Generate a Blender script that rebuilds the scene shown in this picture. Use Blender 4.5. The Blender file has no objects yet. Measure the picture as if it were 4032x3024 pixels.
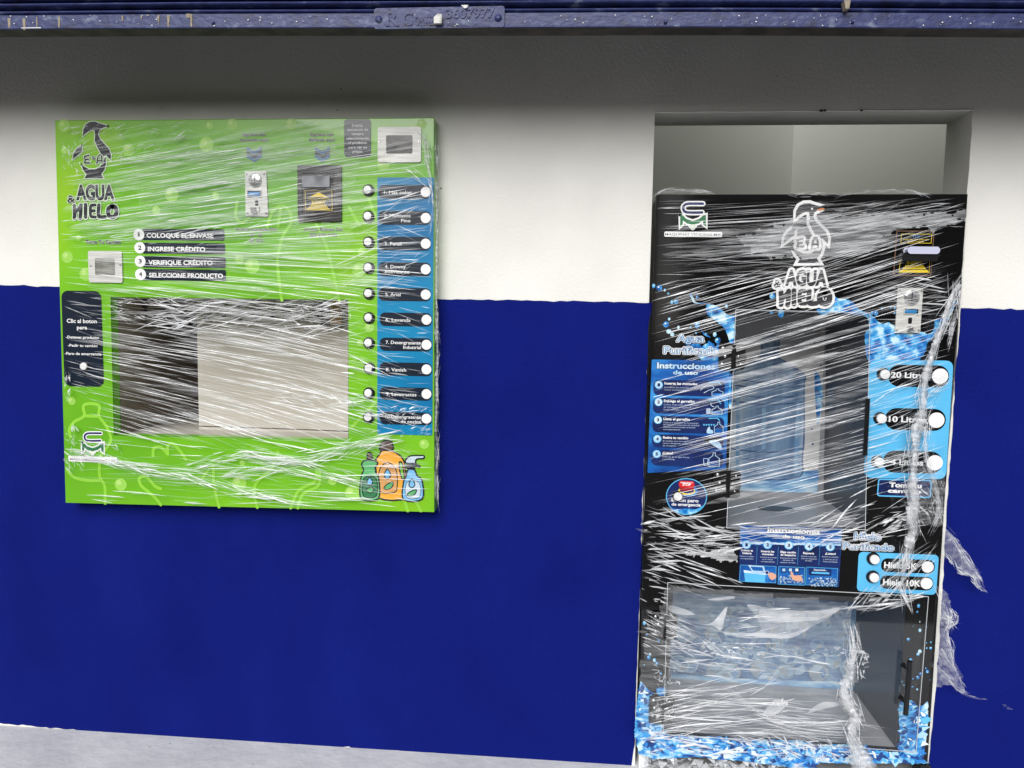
import bpy, bmesh, math, random
from mathutils import Vector, Matrix
sc = bpy.context.scene
# ------------------------------------------------------------------ camera, world, sun, exposure
CAM = Vector((0.0, -2.2, 1.32)); F = 3026.0
YAW, PITCH, ROLL = math.radians(-4.821), math.radians(-4.969), math.radians(0.887)
fwd = Vector((math.sin(YAW)*math.cos(PITCH), math.cos(YAW)*math.cos(PITCH), math.sin(PITCH)))
rt = Vector((math.cos(YAW), -math.sin(YAW), 0)); up = rt.cross(fwd)
rt, up = rt*math.cos(ROLL)+up*math.sin(ROLL), up*math.cos(ROLL)-rt*math.sin(ROLL)
cd = bpy.data.cameras.new('camera'); cam = bpy.data.objects.new('camera', cd); sc.collection.objects.link(cam)
cd.sensor_width = 36; cd.lens = 36*F/4032; cd.clip_start = 0.05; cd.clip_end = 300
M = Matrix.Identity(4)
for i in range(3): M[i][0] = rt[i]; M[i][1] = up[i]; M[i][2] = -fwd[i]; M[i][3] = CAM[i]
cam.matrix_world = M; sc.camera = cam
SUN_EL, SUN_AZ = math.radians(35), math.radians(12)      # the bright part of the overcast sky, behind the camera, a little to its left
w = bpy.data.worlds.new('World'); sc.world = w; w.use_nodes = True
nt = w.node_tree; bg = nt.nodes['Background']
sky = nt.nodes.new('ShaderNodeTexSky'); sky.sky_type = 'NISHITA'; sky.sun_disc = False
sky.sun_elevation = SUN_EL; sky.sun_rotation = math.pi+SUN_AZ; sky.dust_density = 1; sky.air_density = 1.0
hs = nt.nodes.new('ShaderNodeHueSaturation'); hs.inputs['Saturation'].default_value = 0.16
nt.links.new(sky.outputs[0], hs.inputs['Color']); nt.links.new(hs.outputs[0], bg.inputs[0])
bg.inputs[1].default_value = 0.05
sl = bpy.data.lights.new('sun', 'SUN'); sl.energy = 3.1; sl.angle = math.radians(46); sl.color = (1, 0.985, 0.96)
so = bpy.data.objects.new('sun', sl); sc.collection.objects.link(so)
sd = Vector((math.sin(SUN_AZ)*math.cos(SUN_EL), math.cos(SUN_AZ)*math.cos(SUN_EL), -math.sin(SUN_EL)))
so.rotation_euler = sd.to_track_quat('-Z', 'Y').to_euler()
sc.view_settings.view_transform = 'Standard'; sc.view_settings.look = 'None'; sc.view_settings.gamma = 1
sc.view_settings.exposure = 0.4
sc.cycles.transparent_max_bounces = 32; sc.cycles.max_bounces = 8
# ------------------------------------------------------------------ helpers
def P(px, py, y=0.0):
    d = rt*((px-2016)/F) - up*((py-1512)/F) + fwd
    return CAM + d*((y-CAM.y)/d.y)
class Reg:                                    # readings taken off enlarged crops of the photograph
    def __init__(s, ox, oy, k): s.o = (ox, oy); s.k = k
    def s(s_, x, y): return (s_.o[0]+x/s_.k, s_.o[1]+y/s_.k)
    def p(s_, x, y, yy=0.0): q = P(*s_.s(x, y), yy); return (q.x, q.z)
    def l(s_, pts, yy=0.0): return [s_.p(a, b, yy) for a, b in pts]
A = Reg(180, 420, 2.0232); B = Reg(900, 420, 2.0232); Cc = Reg(180, 1120, 1.7649); Dd = Reg(900, 1120, 1.7649)
E = Reg(2520, 740, 2.5136); Ff = Reg(3160, 740, 2.5136); G = Reg(2520, 1280, 2.0738); H = Reg(3160, 1280, 2.0738)
I = Reg(2480, 2000, 2.765); J = Reg(3160, 2000, 2.765); K = Reg(2480, 2400, 2.6587); L = Reg(3160, 2400, 2.6587)
Mm = Reg(1420, 0, 3.5677); T0 = Reg(0, 0, 1.0972); T1 = Reg(2016, 0, 1.0972); O = Reg(2540, 420, 1.6265); S = Reg(0, 0, 1.0); V = Reg(0, 0, 0.54861)
MATS = {}
def lin(c): c /= 255; return c/12.92 if c <= .04045 else ((c+.055)/1.055)**2.4
def rgb(c): return tuple(min(.85, lin(v)*0.92) for v in c)+(1,)
def mat(name, c, rough=.4, c2=None, scale=8, stretch=(1, 1, 1), metal=0, spec=.5, bump=0, bscale=60, lo=.4, hi=.6, detail=4, coat=0, vor=False, rough2=None):
    if name in MATS: return MATS[name]
    m = bpy.data.materials.new(name); m.use_nodes = True; n = m.node_tree; b = n.nodes['Principled BSDF']
    b.inputs['Base Color'].default_value = rgb(c); b.inputs['Roughness'].default_value = rough; b.inputs['Metallic'].default_value = metal
    b.inputs['Specular IOR Level'].default_value = spec; b.inputs['Coat Weight'].default_value = coat
    tc = n.nodes.new('ShaderNodeTexCoord'); mp = n.nodes.new('ShaderNodeMapping'); mp.inputs['Scale'].default_value = stretch
    n.links.new(tc.outputs['Object'], mp.inputs[0])
    if c2 is None: c2 = tuple(min(255, v*1.05+1) for v in c)
    if vor:
        t = n.nodes.new('ShaderNodeTexVoronoi'); t.inputs['Scale'].default_value = scale; out = t.outputs['Color']
        sp = n.nodes.new('ShaderNodeSeparateColor'); n.links.new(out, sp.inputs[0]); fac = sp.outputs[0]
    else:
        t = n.nodes.new('ShaderNodeTexNoise'); t.inputs['Scale'].default_value = scale; t.inputs['Detail'].default_value = detail; fac = t.outputs['Fac']
    n.links.new(mp.outputs[0], t.inputs['Vector'])
    r = n.nodes.new('ShaderNodeValToRGB'); r.color_ramp.elements[0].position = lo; r.color_ramp.elements[1].position = hi
    r.color_ramp.elements[0].color = rgb(c); r.color_ramp.elements[1].color = rgb(c2)
    n.links.new(fac, r.inputs[0]); n.links.new(r.outputs[0], b.inputs['Base Color'])
    if bump:
        t2 = n.nodes.new('ShaderNodeTexNoise'); t2.inputs['Scale'].default_value = bscale; t2.inputs['Detail'].default_value = 6
        n.links.new(mp.outputs[0], t2.inputs['Vector'])
        bp = n.nodes.new('ShaderNodeBump'); bp.inputs['Strength'].default_value = bump; bp.inputs['Distance'].default_value = .01
        n.links.new(t2.outputs['Fac'], bp.inputs['Height']); n.links.new(bp.outputs[0], b.inputs['Normal'])
    m['ramp'] = r.name; MATS[name] = m; return m
def ramp3(m, stops):
    r = m.node_tree.nodes[m['ramp']].color_ramp
    while len(r.elements) > 2: r.elements.remove(r.elements[-1])
    r.elements[0].position = stops[0][0]; r.elements[0].color = rgb(stops[0][1]); r.elements[1].position = stops[1][0]; r.elements[1].color = rgb(stops[1][1])
    for p, c in stops[2:]: e = r.elements.new(p); e.color = rgb(c)
    return m
def film(name, a, rough=.28, c=(238, 240, 244), fine=0):
    if name in MATS: return MATS[name]
    m = bpy.data.materials.new(name); m.use_nodes = True; n = m.node_tree; b = n.nodes['Principled BSDF']
    b.inputs['Base Color'].default_value = rgb(c); b.inputs['Roughness'].default_value = rough; b.inputs['Specular IOR Level'].default_value = .8
    tr = n.nodes.new('ShaderNodeBsdfTransparent'); mx = n.nodes.new('ShaderNodeMixShader')
    tc = n.nodes.new('ShaderNodeTexCoord'); mp = n.nodes.new('ShaderNodeMapping'); mp.inputs['Scale'].default_value = (12, 12, 130) if not fine else ((50, 50, 50) if fine == 1 else (9, 9, 22))
    t = n.nodes.new('ShaderNodeTexNoise'); t.inputs['Scale'].default_value = 1.0; t.inputs['Detail'].default_value = 3
    mr = n.nodes.new('ShaderNodeMapRange'); mr.inputs['From Min'].default_value = .35; mr.inputs['From Max'].default_value = .65
    mr.inputs['To Min'].default_value = a*.45; mr.inputs['To Max'].default_value = min(1, a*1.5)
    n.links.new(tc.outputs['Object'], mp.inputs[0]); n.links.new(mp.outputs[0], t.inputs['Vector']); n.links.new(t.outputs['Fac'], mr.inputs['Value'])
    n.links.new(mr.outputs[0], mx.inputs[0]); n.links.new(tr.outputs[0], mx.inputs[1]); n.links.new(b.outputs[0], mx.inputs[2])
    n.links.new(mx.outputs[0], n.nodes['Material Output'].inputs[0]); MATS[name] = m; return m
def clear(name, a=.06, tint=(225, 235, 240), rough=.03):          # clear acrylic: see-through with a mirror-like sheen
    m = bpy.data.materials.new(name); m.use_nodes = True; n = m.node_tree
    tr = n.nodes.new('ShaderNodeBsdfTransparent'); tr.inputs[0].default_value = (.985, .99, .99, 1)
    g = n.nodes.new('ShaderNodeBsdfGlossy'); g.inputs['Roughness'].default_value = rough; mx = n.nodes.new('ShaderNodeMixShader'); mx.inputs[0].default_value = a
    n.links.new(tr.outputs[0], mx.inputs[1]); n.links.new(g.outputs[0], mx.inputs[2]); n.links.new(mx.outputs[0], n.nodes['Material Output'].inputs[0]); return m
class MB:
    def __init__(s, y=0.0, step=.00003): s.v = []; s.f = []; s.m = []; s.mats = []; s.y = y; s.step = step; s.smooth = set()
    def mi(s, m):
        if m not in s.mats: s.mats.append(m)
        return s.mats.index(m)
    def face(s, pts, m, sm=False):
        n = len(s.v); s.v += [tuple(p) for p in pts]; s.f.append(tuple(range(n, n+len(pts)))); s.m.append(s.mi(m))
        if sm: s.smooth.add(len(s.f)-1)
    def grid(s, rows, m, sm=True, closed=False):
        n = len(s.v); R_, C_ = len(rows), len(rows[0])
        for r in rows: s.v += [tuple(p) for p in r]
        for i in range(R_-1):
            for j in range(C_ if closed else C_-1):
                k = (j+1) % C_
                s.f.append((n+i*C_+j, n+i*C_+k, n+(i+1)*C_+k, n+(i+1)*C_+j)); s.m.append(s.mi(m))
                if sm: s.smooth.add(len(s.f)-1)
    # flat printed shapes, (x,z) points on the plane y; every shape sits a hair in front of the last
    def poly(s, pts, m, bump=True):
        if bump: s.y -= s.step
        ar = sum(pts[i][0]*pts[(i+1) % len(pts)][1]-pts[(i+1) % len(pts)][0]*pts[i][1] for i in range(len(pts)))
        if ar < 0: pts = pts[::-1]
        s.face([(x, s.y, z) for x, z in pts], m)
    def rr(s, x0, z0, x1, z1, r, m, n=6):
        s.poly(rrp(x0, z0, x1, z1, r, n), m)
    def circ(s, c, r, m, rz=None, n=28):
        rz = rz or r; s.poly([(c[0]+r*math.cos(t*2*math.pi/n), c[1]+rz*math.sin(t*2*math.pi/n)) for t in range(n)], m)
    def stroke(s, pts, wd, m, closed=False):
        s.y -= s.step; pts = [Vector(p) for p in pts]; n = len(pts); Lf, Rg = [], []
        for i, p in enumerate(pts):
            a = pts[i-1] if (i or closed) else p; b = pts[(i+1) % n] if (i < n-1 or closed) else p
            d1 = (p-a).normalized() if (p-a).length > 1e-9 else None; d2 = (b-p).normalized() if (b-p).length > 1e-9 else None
            d = ((d1 or d2)+(d2 or d1)); d = d.normalized() if d.length > 1e-6 else (d1 or d2)
            nn = Vector((-d.y, d.x)); k = 1/max(.55, nn.dot(Vector((-(d2 or d1).y, (d2 or d1).x))))
            Lf.append(p+nn*wd/2*k); Rg.append(p-nn*wd/2*k)
        rows = [[(q.x, s.y, q.y) for q in Rg], [(q.x, s.y, q.y) for q in Lf]]
        if closed:
            for r in rows: r.append(r[0])
        s.grid(rows, m, sm=False)
        if not closed:
            for q, o in ((pts[0], pts[1]), (pts[-1], pts[-2])):
                d = (q-o).normalized(); a0 = math.atan2(d.y, d.x)
                s.face([(q.x+wd/2*math.cos(a0-math.pi/2+t*math.pi/6), s.y, q.y+wd/2*math.sin(a0-math.pi/2+t*math.pi/6)) for t in range(7)], m)
    def text(s, R, st, xl, xr, yb, cap, m, bold=.02, yy=None, halo=None, hb=.06, y2=None):
        # text fitted between xl and xr of crop R, baseline yb (y2 = another plane for the reading)
        pl = s.y if y2 is None else y2
        xm = (xl+xr)/2; c = R.p(xm, yb, pl); x0 = R.p(xl, yb, pl)[0]; x1 = R.p(xr, yb, pl)[0]; hz = R.p(xm, yb-cap, pl)[1]-c[1]
        if halo:                              # halo = the word repeated round a small circle, so thick outlines stay solid
            ch = glyphs('H', bold)[2]; r = hb*hz/(ch[3]-ch[2]); N = 10 if hb > .06 else 6
            for i in range(N): a_ = 2*math.pi*i/N; s._text(st, x0+r*math.cos(a_), x1+r*math.cos(a_), c[1]+r*math.sin(a_), hz, halo, bold, bold)
        s._text(st, x0, x1, c[1], hz, m, bold, bold)
    def _text(s, st, x0, x1, z, hz, m, bold, fit):
        s.y -= s.step; v, f, bb = glyphs(st, bold); _, _, b0 = glyphs(st, fit); ch = glyphs('H', fit)[2]; chh = ch[3]-ch[2]
        sx = (x1-x0)/max(1e-6, b0[1]-b0[0]); sz = hz/chh; n = len(s.v)
        s.v += [(x0+(p[0]-b0[0])*sx, s.y, z+(p[1]-ch[2])*sz) for p in v]
        for q in f: s.f.append(tuple(n+i for i in q)); s.m.append(s.mi(m))
    # solids
    def prism(s, pts, y0, y1, m, side=None):           # front at y0, back at y1, (x,z) outline
        ar = sum(pts[i][0]*pts[(i+1) % len(pts)][1]-pts[(i+1) % len(pts)][0]*pts[i][1] for i in range(len(pts)))
        if ar < 0: pts = pts[::-1]
        s.face([(x, y0, z) for x, z in pts], m); s.face([(x, y1, z) for x, z in pts[::-1]], side or m)
        for i in range(len(pts)):
            a, b = pts[i], pts[(i+1) % len(pts)]
            s.face([(b[0], y0, b[1]), (a[0], y0, a[1]), (a[0], y1, a[1]), (b[0], y1, b[1])][::-1], side or m)
    def ring(s, outer, inner, y0, y1, m):              # plate with one hole (equal vertex counts)
        n = len(outer)
        for i in range(n):
            j = (i+1) % n; a, b, c, d = outer[i], outer[j], inner[j], inner[i]
            s.face([(a[0], y0, a[1]), (b[0], y0, b[1]), (c[0], y0, c[1]), (d[0], y0, d[1])], m)
            s.face([(a[0], y1, a[1]), (b[0], y1, b[1]), (b[0], y0, b[1]), (a[0], y0, a[1])], m)
            s.face([(d[0], y0, d[1]), (c[0], y0, c[1]), (c[0], y1, c[1]), (d[0], y1, d[1])], m)
    def box(s, x0, x1, y0, y1, z0, z1, m):
        s.prism([(x0, z0), (x1, z0), (x1, z1), (x0, z1)], y0, y1, m)
    def lathe(s, c, y, prof, m, n=24, sm=True):                 # axis along y; prof = (r, dy) with dy towards the viewer negative
        rows = [[(c[0]+r*math.cos(2*math.pi*k/n), y+dy, c[1]+r*math.sin(2*math.pi*k/n)) for k in range(n)] for r, dy in prof]
        s.grid(rows, m, sm=sm, closed=True); s.face(rows[-1], m)
    def tube(s, pts, rad, m, n=10):
        rows = []
        for i, p in enumerate(pts):
            p = Vector(p); d = (Vector(pts[min(i+1, len(pts)-1)])-Vector(pts[max(i-1, 0)])).normalized()
            a = d.cross(Vector((0, 1, .01))).normalized() if abs(d.y) < .9 else d.cross(Vector((0, 0, 1))).normalized(); b = d.cross(a)
            r = rad[i] if isinstance(rad, (list, tuple)) else rad
            rows.append([p+a*r*math.cos(2*math.pi*k/n)+b*r*math.sin(2*math.pi*k/n) for k in range(n)])
        s.grid(rows, m, closed=True); s.face(rows[0][::-1], m); s.face(rows[-1], m)
    def build(s, name, parent=None, bevel=0, **kw):
        off = parent_loc(parent); me = bpy.data.meshes.new(name)
        me.from_pydata([(a-off[0], b-off[1], c-off[2]) for a, b, c in s.v], [], s.f)
        for m in s.mats: me.materials.append(m)
        me.polygons.foreach_set('material_index', s.m)
        me.polygons.foreach_set('use_smooth', [i in s.smooth for i in range(len(s.f))])
        me.update()
        ob = bpy.data.objects.new(name, me); sc.collection.objects.link(ob); ob.parent = parent
        if bevel:
            bm = bmesh.new(); bm.from_mesh(me); bmesh.ops.remove_doubles(bm, verts=bm.verts, dist=1e-5); bm.to_mesh(me); bm.free()
            bv = ob.modifiers.new('bevel', 'BEVEL'); bv.width = bevel; bv.segments = 2; bv.limit_method = 'ANGLE'
        for k, v in kw.items(): ob[k] = v
        return ob
def parent_loc(p):
    v = Vector((0, 0, 0))
    while p is not None: v += p.location; p = p.parent
    return v
def rrp(x0, z0, x1, z1, r, n=6):
    if x0 > x1: x0, x1 = x1, x0
    if z0 > z1: z0, z1 = z1, z0
    r = min(r, (x1-x0)/2, (z1-z0)/2); o = []
    for cx, cz, a in ((x1-r, z1-r, 0), (x0+r, z1-r, 90), (x0+r, z0+r, 180), (x1-r, z0+r, 270)):
        for k in range(n+1): t = math.radians(a+90*k/n); o.append((cx+r*math.cos(t), cz+r*math.sin(t)))
    return o
def rect(R, x0, y0, x1, y1, yy=0.0):          # crop rectangle (edge mid-points) -> world x0,z0,x1,z1
    xm, ym = (x0+x1)/2, (y0+y1)/2
    return R.p(x0, ym, yy)[0], R.p(xm, y1, yy)[1], R.p(x1, ym, yy)[0], R.p(xm, y0, yy)[1]
GL = {}
def glyphs(st, bold):
    k = (st, round(bold, 4))
    if k in GL: return GL[k]
    cu = bpy.data.curves.new('t', 'FONT'); cu.body = st; cu.size = 1; cu.offset = bold; cu.resolution_u = 3
    ob = bpy.data.objects.new('t', cu); sc.collection.objects.link(ob); bpy.context.view_layer.update()
    me = bpy.data.meshes.new_from_object(ob.evaluated_get(bpy.context.evaluated_depsgraph_get()))
    v = [(p.co.x, p.co.y) for p in me.vertices]; f = [tuple(q.vertices) for q in me.polygons]
    bpy.data.objects.remove(ob); bpy.data.curves.remove(cu); bpy.data.meshes.remove(me)
    if not v: v = [(0, 0), (1, 0), (1, 1)]; f = []
    xs = [a for a, b in v]; ys = [b for a, b in v]; GL[k] = (v, f, (min(xs), max(xs), min(ys), max(ys))); return GL[k]
def thing(name, label, cat, loc=(0, 0, 0), group=None):
    o = bpy.data.objects.new(name, None); sc.collection.objects.link(o); o.location = loc; o.empty_display_size = .05
    o['label'] = label; o['category'] = cat
    if group: o['group'] = group
    bpy.context.view_layer.update(); return o
def smooth_path(pts, n=5, closed=False):
    o = []; N = len(pts); pts = [Vector(p) for p in pts]
    for i in range(N if closed else N-1):
        p0 = pts[(i-1) % N] if (closed or i) else pts[0]; p1 = pts[i]; p2 = pts[(i+1) % N]; p3 = pts[(i+2) % N] if (closed or i+2 < N) else pts[-1]
        for k in range(n):
            t = k/n; o.append(tuple(.5*((2*p1)+(p2-p0)*t+(2*p0-5*p1+4*p2-p3)*t*t+(3*p1-p0-3*p2+p3)*t*t*t)))
    if not closed: o.append(tuple(pts[-1]))
    return o
def jag(pts, amp, step, rnd, closed=True):      # break straight edges into a hand-painted or torn line
    o = []; N = len(pts)
    for i in range(N if closed else N-1):
        a = Vector(pts[i]); b = Vector(pts[(i+1) % N]); n = max(1, int((b-a).length/step))
        for k in range(n):
            q = a.lerp(b, k/n)
            if k: q = q+Vector((rnd.gauss(0, amp), rnd.gauss(0, amp)))
            o.append(tuple(q))
    return o
def inside(p, poly):
    x, y = p; c = False; j = len(poly)-1
    for i in range(len(poly)):
        xi, yi = poly[i]; xj, yj = poly[j]
        if (yi > y) != (yj > y) and x < (xj-xi)*(y-yi)/(yj-yi)+xi: c = not c
        j = i
    return c
# ------------------------------------------------------------------ the place: ground, wall, room, shutter
rnd = random.Random(7)
m_plaster = mat('white_plaster', (236, 235, 230), .75, c2=(228, 227, 222), scale=3, bump=.14, bscale=130)
m_blue = mat('blue_wall_paint', (12, 24, 106), .75, c2=(16, 30, 119), scale=2.6, bump=.34, bscale=230, stretch=(1.5, 1, 1), detail=9, lo=.3, hi=.7, spec=.05)
m_pave = mat('painted_concrete', (202, 203, 207), .7, c2=(222, 223, 224), scale=5, bump=.3, bscale=30, stretch=(1, 1, 1), lo=.35, hi=.65, detail=8)
m_asph = mat('asphalt', (62, 61, 60), .9, c2=(78, 77, 75), scale=30, bump=.4)
m_room = mat('room_plaster', (222, 225, 217), .9, c2=(222, 225, 217))
b = MB(); b.box(-60, 60, -60, 60, -.6, -.16, m_asph); b.build('road', kind='structure')
b = MB(); b.box(-12, 12, -1.3, 6, -.3, 0, m_pave); b.build('sidewalk', kind='structure')

b = MB()
for i in range(34):
    x, y = rnd.uniform(-1.9, 0), rnd.uniform(-.3, -.01); r = rnd.uniform(.0008, .0024); b.face([(x+r*rnd.uniform(.5, 1.6)*math.cos(t), y+r*math.sin(t), .0012) for t in (0, 1.2, 2.4, 3.5, 4.9)], mat('grit', (140, 136, 130), .9))
b.build('grit', kind='stuff')
WT = .15
ox0, ox1, oz1 = P(2584, 450)[0]-.004, P(3822, 600)[0], P(3200, 438)[2]
nx0, nx1, nz0, nz1 = -1.43, -.62, P(900, 1765)[2], 1.36          # hole for the green cabinet's niche
wall = thing('shop_wall', 'white plaster wall painted dark blue on its lower half, with the machines set in it', 'wall')
b = MB()
for x0, x1, z0, z1 in ((-7, nx0, 0, 3.3), (nx0, nx1, 0, nz0), (nx0, nx1, nz1, 3.3), (nx1, ox0, 0, 3.3), (ox0, ox1, oz1, 3.3), (ox1, 7, 0, 3.3)):
    b.box(x0, x1, 0, WT, z0, z1, m_plaster)
b.build('plaster', wall)
# rough plaster arris round the opening
b = MB(); arr = jag([(ox0, oz1), (ox1, oz1)], .0006, .03, rnd, False)+[(ox1, oz1)]
b.tube([(x, .001, z+.001) for x, z in arr], .0025, m_plaster, 6)
arr = jag([(ox1, oz1), (ox1, 0)], .0006, .03, rnd, False)+[(ox1, 0)]
b.tube([(x, .001, z) for x, z in arr], .0025, m_plaster, 6); b.build('opening_edge', wall)
b = MB(-.0012, .0003)
def path(pts, amp=.0012, step=.018): return jag([S.p(*q) for q in pts], amp, step, rnd, False)+[S.p(*pts[-1])]
top = path([(-1600, 1085), (0, 1122), (215, 1129), (1725, 1178), (2570, 1191)])
edge = path([(2570, 1191), (2553, 1280), (2540, 1714), (2529, 2003), (2520, 2325), (2511, 2550), (2503, 2738), (2500, 2926), (2486, 3018)], .0010, .022)
bot = path([(2480, 3022), (2402, 3016), (1896, 2976), (1200, 2931), (881, 2919), (470, 2889), (0, 2846), (-1600, 2740)], .0014, .015)
zt_ = lambda x: next(p0[1]+(p1[1]-p0[1])*(x-p0[0])/(p1[0]-p0[0]) for p0, p1 in zip(top, top[1:]) if p0[0] <= x <= p1[0])
notch = [(nx0-.001, zt_(nx0)), (nx0-.001, nz0-.001), (nx1+.001, nz0-.001), (nx1+.001, zt_(nx1))]
b.poly([p for p in top if p[0] < nx0-.002]+notch+[p for p in top if p[0] > nx1+.002]+edge+bot, m_blue)
edge = path([(3640, 3120), (3655, 3002), (3686, 2700), (3710, 2326), (3726, 2003), (3748, 1714), (3763, 1424), (3773, 1336), (3781, 1214)], .0009, .02)
top = path([(3781, 1213), (4032, 1219), (5200, 1250)])
b.poly(edge+top+path([(5200, 3250), (3640, 3120)]), m_blue); b.build('blue_paint', wall)
ml_ = jag([S.p(*q) for q in [(3811, 764), (3800, 940), (3788, 1114), (3766, 1396), (3737, 1714), (3715, 2003), (3686, 2326), (3659, 2700), (3638, 3020)]], .0004, .02, rnd, False)+[S.p(3638, 3020)]
mr_ = [(ox1+.002, S.p(3840, 764)[1])]+[(max(ox1+.002, S.p(x, y)[0]), S.p(x, y)[1]) for x, y in ((3790, 1214), (3764, 1424), (3750, 1714), (3728, 2003), (3712, 2326), (3688, 2700), (3664, 3020))]
b = MB(); b.prism([(x+.001, z) for x, z in ml_]+mr_[::-1], -.0006, .06, m_plaster); b.build('plaster_margin', wall)
b = MB(-.0022, .0003); m_lb = mat('thin_blue_paint', (96, 140, 190), .6)
for (x, y, l) in ((860, 2916, 90),):
    z = P(x, y)[2]; b.stroke(jag([S.p(x, y), S.p(x+l, y+l*.06)], .0004, .02, rnd, False), .002, m_plaster if l == 60 else m_lb)
m_spk = mat('wall_dirt', (70, 66, 60), .9)
for x, y, r in ((1737, 742, 3.5), (3232, 437, 8), (3246, 436, 7), (3390, 436, 6), (2232, 385, 2.5), (3060, 300, 3), (1330, 435, 3), (640, 429, 3), (1345, 352, 3.5), (1150, 366, 2), (3530, 1240, 0)):
    if r: c = S.p(x, y); b.poly(jag([(c[0]+r*.00073*math.cos(t), c[1]+r*.0005*math.sin(t)) for t in (0, 1.1, 2.2, 3.1, 4.2, 5.3)], .0003, .001, rnd), m_spk)
b.build('wall_speck', wall)

room = thing('back_room', 'grey green plastered room seen over the black machine', 'room')
cx = P(3122, 600, 1.75)[0]
b = MB(); b.grid([[(-.9, .16, 0), (-.9, .16, 4.6)], [(cx, 1.75, 0), (cx, 1.75, 4.6)]], m_room, False); b.build('room_wall', room)
b = MB(); b.grid([[(cx, 1.75, 0), (cx, 1.75, 4.6)], [(2.6, .75, 0), (2.6, .75, 4.6)]], m_room, False); b.build('room_wall', room)

# roller shutter: curtain hangs in front of the wall, its bottom rail crosses the top of the picture
m_rail = ramp3(mat('worn_blue_enamel', (50, 58, 126), .5, scale=26, stretch=(1, 1, 1.6), bump=.22, bscale=60, spec=.5, detail=8), [(.28, (26, 32, 66)), (.45, (38, 48, 98)), (.60, (46, 57, 108)), (.70, (100, 110, 138)), (.78, (150, 154, 160))])
m_under = mat('dark_steel', (66, 60, 52), .85, c2=(40, 36, 32), scale=20)  # rail underside, a darker brown than the front
m_tan = mat('bare_primer', (138, 128, 112), .8, c2=(160, 150, 132), scale=60)
m_wspk = mat('chipped_white', (222, 222, 220), .6)
YR = -.35
shut = thing('roller_shutter', 'worn blue roller shutter with riveted bottom rail hanging above the machines', 'shutter')
railpx = [(-4000, 124), (-900, 124), (0, 117), (775, 112), (1500, 111), (2016, 110), (2900, 108), (4032, 116), (4900, 122), (8500, 122)]
rail = [P(x, y, YR) for x, y in smooth_path(railpx, 6)]
def sweep(bm, prof, m): bm.grid([[(p.x, YR+dy, p.z+dz) for dy, dz in prof] for p in rail], m, sm=False)
k = 1.85/3026
b = MB(); sweep(b, [(.05, .0), (.0, .0)], m_under); sweep(b, [(0, 0), (-.002, .002), (-.002, .0035), (0, .005), (0, 55*k), (.006, 57*k), (.03, 57*k)], m_rail)
b.build('bottom_rail', shut)
b = MB(); prof = []
for i in range(75):
    z0 = (57+30*i)*k
    prof += [(.028, z0+.0005)]+[(.016-.011*math.sin(t*math.pi/6), z0+.0012+(22*k)*(t/6)) for t in range(7)]+[(.028, z0+24*k)]
b.grid([[(p.x, YR+dy, p.z+dz) for dy, dz in prof] for p in rail], m_rail, sm=False)
b.build('curtain', shut)
b = MB(); b.box(-4.2, 4.2, YR-.12, -.002, rail[20].z+75*30*k, rail[20].z+75*30*k+.3, m_rail); b.build('roll_housing', shut)
for R, x, y in ((T0, 922, 101), (T1, 663, 97), (T1, 1470, 95), (Mm, 262, 285), (Mm, 1935, 262)):
    b = MB(); r = .0045 if R is not Mm else .009
    b.lathe(R.p(x, y, YR), YR-(.004 if R is Mm else 0), [(r, 0), (r*.95, -.0015), (r*.7, -.004), (r*.3, -.0052)], m_rail, 14); b.build('rivet', shut)
b = MB(YR-.0044, .0002); x0, z0, x1, z1 = rect(Mm, 190, 100, 2020, 392, YR-.004)
b.prism(rrp(x0, z0, x1, z1, .006), YR-.0042, YR+.002, m_rail)
def text3(bm, R, st, xl, xr, yb, cap, m, y, d, bold=.03):
    v, f, bb = glyphs(st, bold); ch = glyphs('H', bold)[2]; a = R.p(xl, yb, y); e = R.p(xr, yb, y); hz = R.p(xl, yb-cap, y)[1]-a[1]
    sx = (e[0]-a[0])/(bb[1]-bb[0]); sz = hz/(ch[3]-ch[2]); n = len(bm.v)
    for yy in (y-d, y): bm.v += [(a[0]+(p[0]-bb[0])*sx, yy, a[1]+(p[1]-ch[2])*sz) for p in v]
    ec = {}
    for q in f:
        bm.f.append(tuple(n+i for i in q)); bm.m.append(bm.mi(m))
        for i in range(len(q)): ec[(q[i], q[(i+1) % len(q)])] = 1
    for (i, j) in ec:
        if (j, i) not in ec: bm.f.append((n+j, n+i, n+len(v)+i, n+len(v)+j)); bm.m.append(bm.mi(m))
text3(b, Mm, 'R', 350, 545, 372, 215, m_rail, YR-.0042, .0022); text3(b, Mm, 'C', 590, 735, 360, 190, m_rail, YR-.0042, .0022)
text3(b, Mm, 'ORTIZ', 760, 1045, 362, 140, m_rail, YR-.0042, .0018); text3(b, Mm, '3607977', 1200, 1885, 262, 140, m_rail, YR-.0042, .0022)
for i in range(26): q = Mm.p(1210+24*i, 345+rnd.uniform(-8, 8), YR-.0042); b.box(q[0]-.0012, q[0]+.0014, YR-.0055, YR-.004, q[1]-.004, q[1]+.003, m_rail)
b.build('name_plate', shut, bevel=.0006)
b = MB(); q0 = Mm.p(1045, 345, YR-.005); q1 = Mm.p(1145, 228, YR-.005); xm = (q0[0]+q1[0])/2
b.prism([q0, (q1[0], q0[1]), (q1[0], q1[1]), (xm, q1[1]+.001), (q0[0], q1[1]-.006)], YR-.016, YR-.004, mat('bare_tab_steel', (150, 150, 152), .45, c2=(205, 205, 200), scale=50)); b.build('lock_tab', shut, bevel=.001)
b = MB(YR-.0006, .0001)
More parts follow.
